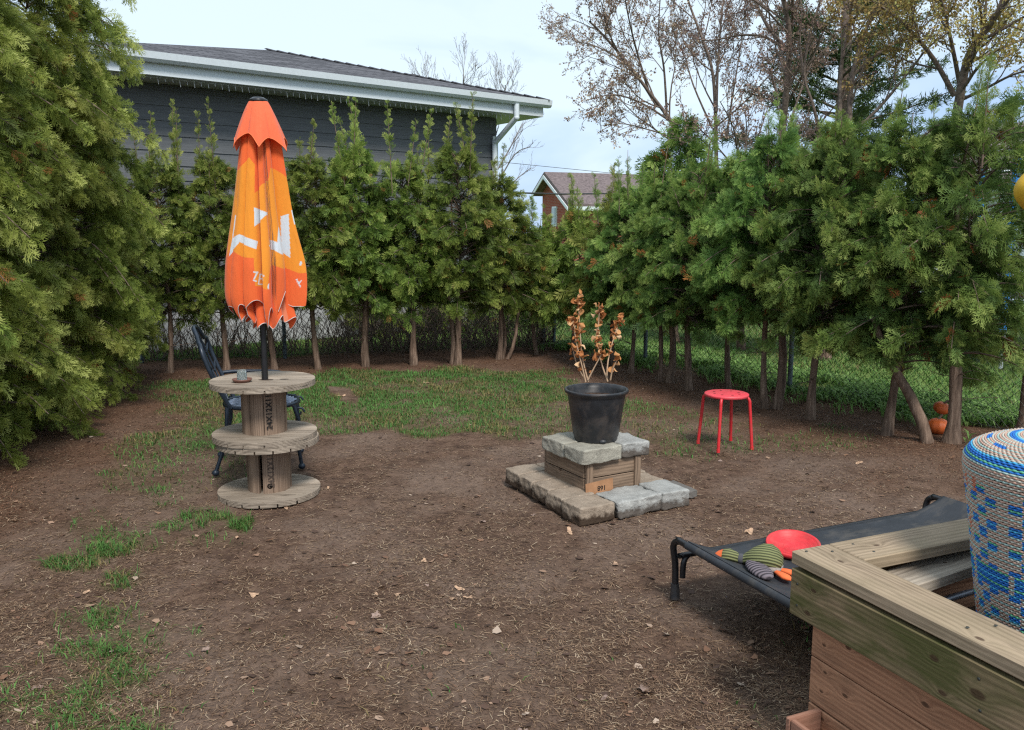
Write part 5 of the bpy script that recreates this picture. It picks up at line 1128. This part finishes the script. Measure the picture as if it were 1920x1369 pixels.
# seat disc with a ring of small drain holes
NS = 64; holes = [(.095 * math.cos(k * math.pi / 4 + .2), .095 * math.sin(k * math.pi / 4 + .2)) for k in range(8)]
m.lathe([(0, SH), (.15, SH), (.158, SH - .003), (Rr, SH - .008), (Rr - .001, SH - .022), (Rr - .006, SH - .023), (.15, SH - .012), (0, SH - .006)], NS); m.build('seat', M_redt, st)
mm = MB()
for (x, y) in holes: mm.lathe([(0, SH + .0008), (.010, SH + .0008)], 12, (x, y, 0))
mm.build('seat_holes', mat_plain('dark_drain_hole', (.10, .012, .015)), st)
for k in range(4):
    a = k * math.pi / 2 + math.radians(63); c_, s_ = math.cos(a), math.sin(a); pr = [(.10, SH - .020), (.135, SH - .020), (.155, SH - .026), (.168, SH - .048), (.172, SH - .09), (.186, SH - .25), (.198, .012)]
    P_ = smooth_path([Vector((r_ * c_, r_ * s_, z_)) for r_, z_ in pr], 4); lg = MB().tube(P_, .0115, 10).build('leg', M_red, st); MB().tube([P_[-1] + Vector((0, 0, .014)), P_[-1] - Vector((0, 0, .008))], .0135, 10).build('foot_cap', M_red, lg)

# ------------------------------------------------------------------ pumpkins
M_pk = mat_plain('pumpkin_skin', (.62, .13, .03), .5, .4, var=.25, scale=10)
def pumpkin(px, py, z, r_, label, hole=False):
    p = G(px, py) + Vector((0, 0, 0)); m = MB(); n_, k_ = 40, 14; vs = []
    for i in range(k_ + 1):
        ph_ = math.pi * i / k_
        for j in range(n_):
            a = 2 * math.pi * j / n_; rr_ = (1 + .07 * abs(math.cos(a * 5)) - .05) * math.sin(ph_); vs.append((r_ * rr_ * math.cos(a), r_ * rr_ * math.sin(a), r_ * .78 * (math.cos(ph_) - .12 * math.exp(-(ph_ * 3) ** 2)) + r_ * .72))
    m.add(vs, [(i * n_ + j, (i + 1) * n_ + j, (i + 1) * n_ + (j + 1) % n_, i * n_ + (j + 1) % n_) for i in range(k_) for j in range(n_)], 0, True)
    o = m.build('pumpkin', M_pk); o.location = (p.x, p.y, z); tag(o, label, 'pumpkin', 'old pumpkins by the hedge'); st_ = MB().tube([(0, 0, r_ * 1.3), (.01, 0, r_ * 1.6), (.03, .01, r_ * 1.75)], [.012, .009, .01], 6).build('stalk', M_twig, o); return o
pumpkin(1758, 812, -.005, .085, 'sagging orange pumpkin on the ground left of the thick hedge trunk')
o = pumpkin(1757, 800, .115, .065, 'smaller bruised orange pumpkin resting on top of the other pumpkin'); o.rotation_euler = (.3, .2, 0); o.location.x += .01

# ------------------------------------------------------------------ raised planter (foreground right)
O = Vector((.829, 2.368, 0)); pa = math.radians(23.3); pr_ = empty('raised_planter', O, pa, 'raised garden bed of weathered mossy boards in the right foreground', 'planter')
PX, PY = 1.75, 1.85; CT = .038
cap_kn = ((-.55, -.01, .016), (.35, .02, .012), (.75, -.02, .010))
M_capA = mat_wood('grey_weathered_cap', (.14, .10, .066), (.41, .31, .215), .25, knots=((.12, .02, .010), (.60, -.03, .012)), grain=32, weather=.35)
M_face = mat_wood('mossy_face_board', (.060, .042, .022), (.33, .23, .14), 1.0, knots=((.095, .018, .010), (.075, -.058, .012), (.50, .010, .013), (.53, -.065, .012), (.62, -.02, .02)), grain=36, weather=.2)
M_side = mat_wood('red_brown_side_board', (.15, .062, .036), (.48, .25, .145), .06, knots=((.06, .03, .007), (.14, -.0, .010), (.40, -.03, .012), (.75, .02, .012), (.05, -.035, .007)), grain=36, weather=.3)
def board(name, L_, w_, t_, loc, rot, mat, par, ch=.003):
    b = MB().box((L_ / 2, 0, 0), (L_, t_, w_), ch=ch).build(name, mat, par); b.location = loc; b.rotation_euler = rot; return b
# boards: length x, thickness y, width z; the side facing the camera runs towards -y (local) at x = 0
rz = -math.pi / 2
def flatboard(L_, w_, t_, loc, rot, mat, name='cap_board', par=pr_): b = MB().box((L_ / 2, 0, 0), (L_, w_, t_), ch=.003).build(name, mat, par); b.location = loc; b.rotation_euler = rot; return b
flatboard(PY, .140, CT, (.066, .004, .611), (0, .004, rz), M_capA)
flatboard(PX - .14, .140, CT, (.138, -.066, .612), (0, 0, 0), M_capA)
flatboard(PX - .14, .140, CT, (.138, -PY + .07, .611), (0, 0, 0), M_capA); flatboard(PY - .28, .14, CT, (PX - .07, -.14, .611), (0, 0, rz), M_capA)
def wallset(L_, loc, rot, mat0, mat1):
    x, y = loc
    return x, y
for (xx, mats) in ((.019, (M_face, M_side)),):
    board('face_board', PY, .140, .036, (.012, .0, .509), (0, 0, rz), M_face, pr_)
    for k, z_ in enumerate((.387, .242, .095)): b = board('side_board', PY - .04, .142, .034, (.062, -.045, z_), (0, 0, rz), M_side, pr_); b.delta_location = (0, 0, 0)
board('face_board', PX, .140, .034, (.034, -.017, .5135), (0, 0, 0), M_face, pr_)
for z_ in (.387, .242, .095): board('side_board', PX - .12, .142, .032, (.080, -.050, z_), (0, 0, 0), M_side, pr_)
for z_ in (.5135, .387 - .018, .225, .082): board('side_board', PX - .1, .125, .034, (.05, -PY + .06, z_), (0, 0, 0), M_side, pr_); board('side_board', PY - .16, .125, .034, (PX - .06, -.08, z_), (0, 0, rz), M_side, pr_)
for (sx_, sy_, sz_) in ((-.0075, -.030, .54), (-.0075, -.032, .475), (-.0075, -.62, .545), (-.0075, -.63, .472)):
    q_ = MB().lathe([(0, .0012), (.0035, .0010), (.0042, 0)], 10).build('screw', M_wire, pr_); q_.location = (sx_ + .0005, sy_, sz_); q_.rotation_euler = (0, -math.pi / 2, 0)
for (sx_, sy_) in ((.03, -.02), (.10, -.05), (.035, -.55), (.105, -.57), (.20, -.03), (.21, -.10)):
    MB().lathe([(0, .0010), (.0038, .0010), (.0044, 0)], 10).build('screw', M_wire, pr_).location = (sx_, sy_, .6312)
MB().box((PX / 2, -PY / 2, .20), (PX - .20, PY - .20, .36)).build('soil', M_soil, pr_)
# loose plank and metal bar lying inside
def plank_between(a, b, w_, t_, mat, name, label, cat):
    d = b - a; o = MB().box((d.length / 2, 0, 0), (d.length, w_, t_), ch=.003).build(name, mat); o.location = a; o.rotation_euler = (0, -math.asin(d.z / d.length), math.atan2(d.y, d.x)); return tag(o, label, cat)
M_plank = mat_wood('grey_loose_plank', (.15, .12, .095), (.42, .36, .29), .05, knots=((.25, .02, .008),), grain=30, weather=.4)
za = .548; a_ = (G(1757, 1097, za) + G(1690, 1068, za)) / 2; b_ = (G(1838, 1064, za) + G(1838, 1025, za)) / 2; dd_ = (b_ - a_).normalized()
plank_between(a_ - dd_ * .12, b_ + dd_ * .25, .115, .036, M_plank, 'loose_plank', 'short grey plank lying inside the raised bed left of the wicker stool', 'plank')
a_, b_ = G(1780, 1122, .41), G(1860, 1096, .41); d_ = b_ - a_
tag(MB().tube([a_ - d_ * .8, b_ + d_ * .8], .011, 8).build('metal_bar', mat_plain('dull_steel', (.20, .22, .26), .4, .5, metal=.4)), 'thin grey metal bar on the soil inside the raised bed', 'bar')
rr = random.Random(8); m = MB()
for i in range(420):
    x, y = rr.uniform(.15, .9), rr.uniform(-.85, -.15); a = rr.uniform(0, 6.28); l = rr.uniform(.02, .09); p = Vector((x, y, .384 + rr.uniform(0, .012))); q = p + Vector((math.cos(a) * l, math.sin(a) * l, rr.uniform(-.003, .02))); m.tube([p, (p + q) / 2 + Vector((0, 0, rr.uniform(0, .01))), q], .0016, 3, cap=False)
mm = m.build('dry_debris', mat_plain('pale_straw', (.34, .26, .17), .9, .1)); mm.location = O; mm.rotation_euler = (0, 0, pa); tag(mm, 'dry twigs and straw lying on the soil of the raised bed', 'debris', kind='stuff')
# low trough beside it
lc = G(1477, 1346, .17); tr2 = empty('wooden_trough', (lc.x, lc.y, 0), pa, 'low reddish wooden box at the foot of the raised bed', 'box'); M_tr = mat_wood('red_trough_wood', (.16, .07, .045), (.36, .19, .13), 0, grain=30)
board('board', .12, .17, .018, (0, 0, .085), (0, 0, 0), M_tr, tr2); board('board', .7, .17, .018, (.010, -.011, .085), (0, 0, -math.pi / 2), M_tr, tr2); MB().box((.065, -.35, .02), (.09, .66, .02)).build('base_board', M_tr, tr2)

# ------------------------------------------------------------------ wicker stool
WC = Vector((1.500, 2.20, .345)); wk = empty('wicker_stool', WC, 0, 'woven multicoloured blue, white and coral rope stool standing in the raised bed', 'stool')
prof = [(.165, .0), (.178, .10), (.196, .22), (.214, .34), (.228, .44), (.243, .53), (.252, .575), (.250, .60), (.236, .622), (.21, .638), (.16, .654), (.10, .663), (.03, .667)]
sl = [0]; 
for a_, b_ in zip(prof[:-1], prof[1:]): sl.append(sl[-1] + math.hypot(b_[0] - a_[0], b_[1] - a_[1]))
pitch = .0062; nrow = int(sl[-1] / pitch); nT = 540; nst = 84; cs = 5
thw = np.linspace(0, 2 * np.pi, nT, endpoint=False); Vs = []; Fs = []; Cs = []; off = 0
BLUE, LBL, GRN, WHT, COR, TEAL = np.array((.02, .14, .46)), np.array((.06, .34, .58)), np.array((.12, .40, .24)), np.array((.44, .42, .36)), np.array((.50, .17, .10)), np.array((.20, .46, .46))
side_len = np.interp(.60, [p[1] for p in prof[:8]], sl[:8])
for i in range(nrow):
    s_ = (i + .5) * pitch; rr_ = np.interp(s_, sl, [p[0] for p in prof]); zz_ = np.interp(s_, sl, [p[1] for p in prof])
    r2 = np.interp(s_ + .002, sl, [p[0] for p in prof]); z2_ = np.interp(s_ + .002, sl, [p[1] for p in prof]); tg = np.array([r2 - rr_, z2_ - zz_]); tg = tg / (np.linalg.norm(tg) + 1e-9); nr_ = np.array([tg[1], -tg[0]])
    dome = s_ > side_len; wv = .0017 * np.cos(thw * nst + math.pi * (i % 2)) + .0006 * np.sin(thw * 7 + i)
    ring = []
    for k in range(cs):
        a = 2 * math.pi * k / cs; o_n = math.cos(a) * .0032; o_t = math.sin(a) * .0031
        rad_ = np.maximum(.002, rr_ + nr_[0] * (wv + o_n) + tg[0] * o_t); zc = zz_ + nr_[1] * (wv + o_n) + tg[1] * o_t + .0006 * np.sin(thw * 5 + i * .7)
        ring.append(np.stack([rad_ * np.cos(thw), rad_ * np.sin(thw), zc], 1))
    ring = np.stack(ring, 1)      # nT, cs, 3
    base_i = np.arange(nT)
    for k in range(cs):
        k2 = (k + 1) % cs; nxt = (base_i + 1) % nT; Fs.append(np.stack([off + base_i * cs + k, off + nxt * cs + k, off + nxt * cs + k2, off + base_i * cs + k2], 1))
    # colour of the strand
    cell = np.floor(thw * nst / (2 * np.pi)).astype(int) % nst
    col = np.tile(WHT if i % 2 else lerp_ if False else WHT, (nT, 1)).astype(float)
    if i % 4 == 1: col[:] = TEAL * .5 + WHT * .5
    if i % 2 == 0: col[:] = WHT * .5 + COR * .5
    f = s_ / side_len
    blue = BLUE if i % 3 else (GRN if i % 2 else LBL)
    if not dome:
        bnd = i // 5
        m_ = ((cell // 2 + bnd) % 2 == 0) & (i % 5 < 4) & (f < .90) & (bnd % 2 == 0 if False else True) & ((cell // 2) % 4 != 3)
        if .44 < f < .53: m_ = (cell % 9) != 3
        col[m_] = blue
        cr = ((cell % 17 == 4) & (bnd % 4 == 1)) | ((cell % 13 == 2) & (.84 < f < .93)); col[cr & ~m_] = COR
    else:
        g = (s_ - side_len) / (sl[-1] - side_len)
        if g < .14 or .52 < g < .60: col[:] = blue
        elif .28 < g < .34: col[(cell // 4) % 2 == 0] = blue
        elif i % 4 == 0: col[:] = COR * .5 + WHT * .5
    col = col * (1 + .06 * rng.normal(0, 1, (nT, 1)))
    Vs.append(ring.reshape(-1, 3)); Cs.append(np.repeat(np.clip(col, 0, 1), cs, 0)); off += nT * cs
t = NT('woven_rope'); M_rope = t.base(t.attr('strand', True), .6, .3)
np_mesh('woven_body', np.concatenate(Vs), np.concatenate(Fs), M_rope, {'strand': np.concatenate(Cs)}, smooth=True, parent=wk)
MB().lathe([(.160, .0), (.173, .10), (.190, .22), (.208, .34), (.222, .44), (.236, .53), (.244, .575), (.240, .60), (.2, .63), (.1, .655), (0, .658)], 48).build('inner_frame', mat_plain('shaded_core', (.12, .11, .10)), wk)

# ------------------------------------------------------------------ raised dog bed
bb = Vector((.690, 3.44, 0)); ba = math.atan2(.40, .917); bed = empty('dog_bed', bb, ba, 'raised black mesh dog bed with bolstered ends, partly behind the planter', 'pet bed'); BL, BW = 1.50, .86
def pth_s(P, k=5): return smooth_path([Vector(p) for p in P], k)
for (x, sx_) in ((0, 1), (BL, -1)):
    MB().tube(pth_s([(x + sx_ * .015, .0, .03), (x + sx_ * .012, .0, .15), (x, .0, .235), (x, -.035, .268), (x, -.10, .272), (x, -BW + .10, .272), (x, -BW + .035, .268), (x, -BW, .235), (x + sx_ * .012, -BW, .15), (x + sx_ * .015, -BW, .03)]), .0145, 10).build('end_rail', M_black, bed)
    for y in (0, -BW):
        f_ = MB().tube([(x + sx_ * .015, y, -.004), (x + sx_ * .015, y, .05), (x + sx_ * .014, y, .065)], [.021, .019, .017], 12); f_.build('foot_cap', M_plast, bed)
for y in (-.03, -BW + .03):
    MB().tube(pth_s([(.03, y, .10), (.035, y, .17), (.06, y, .197), (.12, y, .200), (BL - .12, y, .200), (BL - .06, y, .197), (BL - .035, y, .17), (BL - .03, y, .10)]), .0125, 10).build('side_rail', M_black, bed)
nxb, nyb = 90, 40; gx_, gy_ = np.meshgrid(np.linspace(0, 1, nxb), np.linspace(0, 1, nyb), indexing='xy')
xx = gx_ * BL; yy = -.09 + gy_ * (-BW + .18); endd = np.minimum(xx, BL - xx); wmid = np.clip(endd / .22, 0, 1)
yy = -BW / 2 + (yy + BW / 2) * (1 + (.11 * wmid)); zz = .213 + .078 * (1 - np.clip(endd / .22, 0, 1)) ** 1.6 - .022 * np.sin(np.pi * gy_) * np.sin(np.pi * gx_) ** .5 + .002 * np.sin(xx * 23 + yy * 11) * wmid
Vb = np.stack([xx, yy, zz], 2).reshape(-1, 3); ii = (np.arange(nyb - 1)[:, None] * nxb + np.arange(nxb - 1)[None]).ravel(); Fb = np.stack([ii, ii + 1, ii + 1 + nxb, ii + nxb], 1)
t = NT('black_mesh_cloth'); v = t.coord(); n_ = t.noise(v, 6, 5, .6); dust = t.ramp(t.noise(t.coord(scale=(4, 9, 4)), 2, 5, .65), [(.50, (0, 0, 0)), (.75, (1, 1, 1))])
M_cloth = t.base(t.mix(t.math('MULTIPLY', dust, .6), t.ramp(n_, [(.3, (.020, .023, .028)), (.7, (.036, .040, .048))]), (.10, .088, .075)), .65, .35); wv_ = t.n('ShaderNodeTexChecker'); wv_.inputs['Scale'].default_value = 900; t.bump(t.noise(v, 300, 2), .2, .001)
fb = np_mesh('fabric', Vb, Fb, M_cloth, None, smooth=True, parent=bed); sm_ = fb.modifiers.new('thickness', 'SOLIDIFY'); sm_.thickness = .0025
for x in (0, BL): MB().tube([(x, -.10, .2722), (x, -BW + .10, .2722)], .0175, 12).build('fabric_sleeve', M_cloth, bed)
BZ = .198
# frisbee
fc_ = G(1487, 1022, .235); m = MB().lathe([(0, .004), (.10, .004), (.103, .010), (.112, .012), (.118, .019), (.125, .025), (.131, .021), (.132, .012), (.127, .003), (.10, 0), (0, 0)], 60)
for rr_ in (.045, .07, .09): m.lathe([(rr_ - .002, .004), (rr_, .0056), (rr_ + .002, .004)], 60)
M_fr = mat_plain('red_rubber', (.60, .03, .038), .5, .4, var=.15, bump=.05, dust=.3)
fo = m.build('frisbee', M_fr); fo.location = (fc_.x, fc_.y, .226); fo.rotation_euler = (.16, -.05, 0); fo.scale = (.86, .86, 1.0); tag(fo, 'red rubber frisbee lying on the black dog bed', 'frisbee')
# stuffed bird toy
tb = G(1335, 1041, .23); te = G(1475, 1062, .23); dt = (te - tb); dt.z = 0; Lt = dt.length; TA = math.atan2(dt.y, dt.x)
toy = empty('bird_toy', (tb.x, tb.y, BZ + .012), TA, 'stuffed green corduroy duck dog toy with orange beak on the dog bed', 'dog toy')
t = NT('green_corduroy'); sp = t.n('ShaderNodeSeparateXYZ'); tn = t.n('ShaderNodeTexCoord'); t.l(tn.outputs['Object'], sp.inputs[0])
st_ = t.math('SINE', t.math('MULTIPLY', t.math('ADD', sp.outputs[2], t.math('MULTIPLY', sp.outputs[1], .75)), 400.0)); st_ = t.math('MULTIPLY_ADD', st_, .5, .5)
M_cord = t.base(t.ramp(st_, [(.1, (.055, .062, .03)), (.7, (.20, .21, .095))]), .9, .2); t.bump(st_, .8, .004)
t = NT('grey_corduroy'); sp = t.n('ShaderNodeSeparateXYZ'); tn = t.n('ShaderNodeTexCoord'); t.l(tn.outputs['Object'], sp.inputs[0]); st_ = t.math('MULTIPLY_ADD', t.math('SINE', t.math('MULTIPLY', sp.outputs[0], 480.0)), .5, .5)
M_cordg = t.base(t.ramp(st_, [(.1, (.04, .035, .042)), (.7, (.17, .145, .165))]), .9, .2); t.bump(st_, .8, .004)
M_orange = mat_plain('orange_felt', (.72, .15, .05), .8, .2); M_furgrey = mat_plain('grey_plush', (.28, .25, .23), .95, .1, var=.3, scale=90, bump=.6)
def loft(sections, mat, name, par, n=20, rot=None):   # (x, y, z, ry, rz)
    m = MB(); vs = []
    for (x, y, z, ry, rz_) in sections:
        for k in range(n): a = 2 * math.pi * k / n; vs.append((x, y + ry * math.cos(a), z + rz_ * math.sin(a)))
    q = len(sections); m.add(vs, [(i * n + k, i * n + (k + 1) % n, (i + 1) * n + (k + 1) % n, (i + 1) * n + k) for i in range(q - 1) for k in range(n)], 0, True); m.add(vs[:n], [list(range(n))]); m.add(vs[-n:], [list(range(n))]); return m.build(name, mat, par)
s = Lt / .36
loft([(.040 * s, 0, .024, .022, .019), (.060 * s, 0, .028, .033, .026), (.085 * s, 0, .030, .037, .028), (.115 * s, 0, .027, .028, .023), (.135 * s, 0, .024, .019, .017), (.150 * s, 0, .024, .018, .017), (.170 * s, 0, .030, .034, .026), (.20 * s, .008, .038, .062, .036), (.24 * s, .014, .045, .080, .044), (.28 * s, .016, .046, .084, .044), (.315 * s, .010, .040, .070, .036), (.338 * s, .004, .030, .046, .022), (.343 * s, 0, .024, .012, .008)], M_cord, 'body', toy)
loft([(.0, 0, .014, .006, .004), (.010 * s, 0, .016, .017, .011), (.030 * s, 0, .022, .026, .020), (.052 * s, 0, .026, .030, .025)], M_orange, 'beak', toy)
loft([(.132 * s, 0, .024, .022, .019), (.137 * s, 0, .024, .0235, .0205), (.150 * s, 0, .024, .0235, .0205), (.156 * s, 0, .024, .021, .019)], mat_plain('dark_collar', (.07, .07, .08), .9), 'collar', toy)
loft([(.20 * s, -.028, .018, .03, .012), (.26 * s, -.034, .020, .040, .018), (.32 * s, -.030, .018, .036, .016), (.345 * s, -.015, .016, .02, .01)], M_furgrey, 'belly', toy)
w_ = loft([(0, 0, 0, .012, .008), (.02, 0, 0, .026, .013), (.05, 0, 0, .033, .016), (.09, 0, 0, .032, .015), (.118, 0, 0, .020, .011), (.126, 0, 0, .007, .004)], M_cordg, 'wing', toy); w_.scale = (1.25, 1.3, 1.2); w_.location = (.19 * s, -.030, .030); w_.rotation_euler = (0, .05, -.95)
for (x0, y0, a0) in ((.318, -.060, -.75), (.335, -.030, -.35)):
    f_ = loft([(0, 0, 0, .007, .006), (.02, 0, 0, .012, .009), (.045, 0, 0, .016, .009), (.062, 0, 0, .010, .006), (.068, 0, 0, .004, .003)], M_orange, 'foot', toy); f_.scale = (1.3, 1.25, 1.2); f_.location = (x0 * s, y0, .014); f_.rotation_euler = (0, 0, a0)

# ------------------------------------------------------------------ yellow hanging lantern at the right edge
lp = R(1928, 356, 4.2); lan = empty('hanging_lantern', (lp.x + .05, lp.y, lp.z), 0, 'yellow ribbed hanging lantern at the right edge in front of the hedge', 'lantern')
m = MB(); K = 30; m.lathe([(max(.012, .105 * math.sin(math.pi * (.05 + .9 * i / K)) * (1 + .015 * (i % 2))), -.13 + .26 * i / K) for i in range(K + 1)], 40); m.build('shade', mat_plain('yellow_paper', (.62, .38, .03), .6, .3, var=.15), lan)
MB().tube([(0, 0, .13), (.02, .1, .9), (.10, .9, 1.6)], .003, 5).build('cord', M_cable, lan)
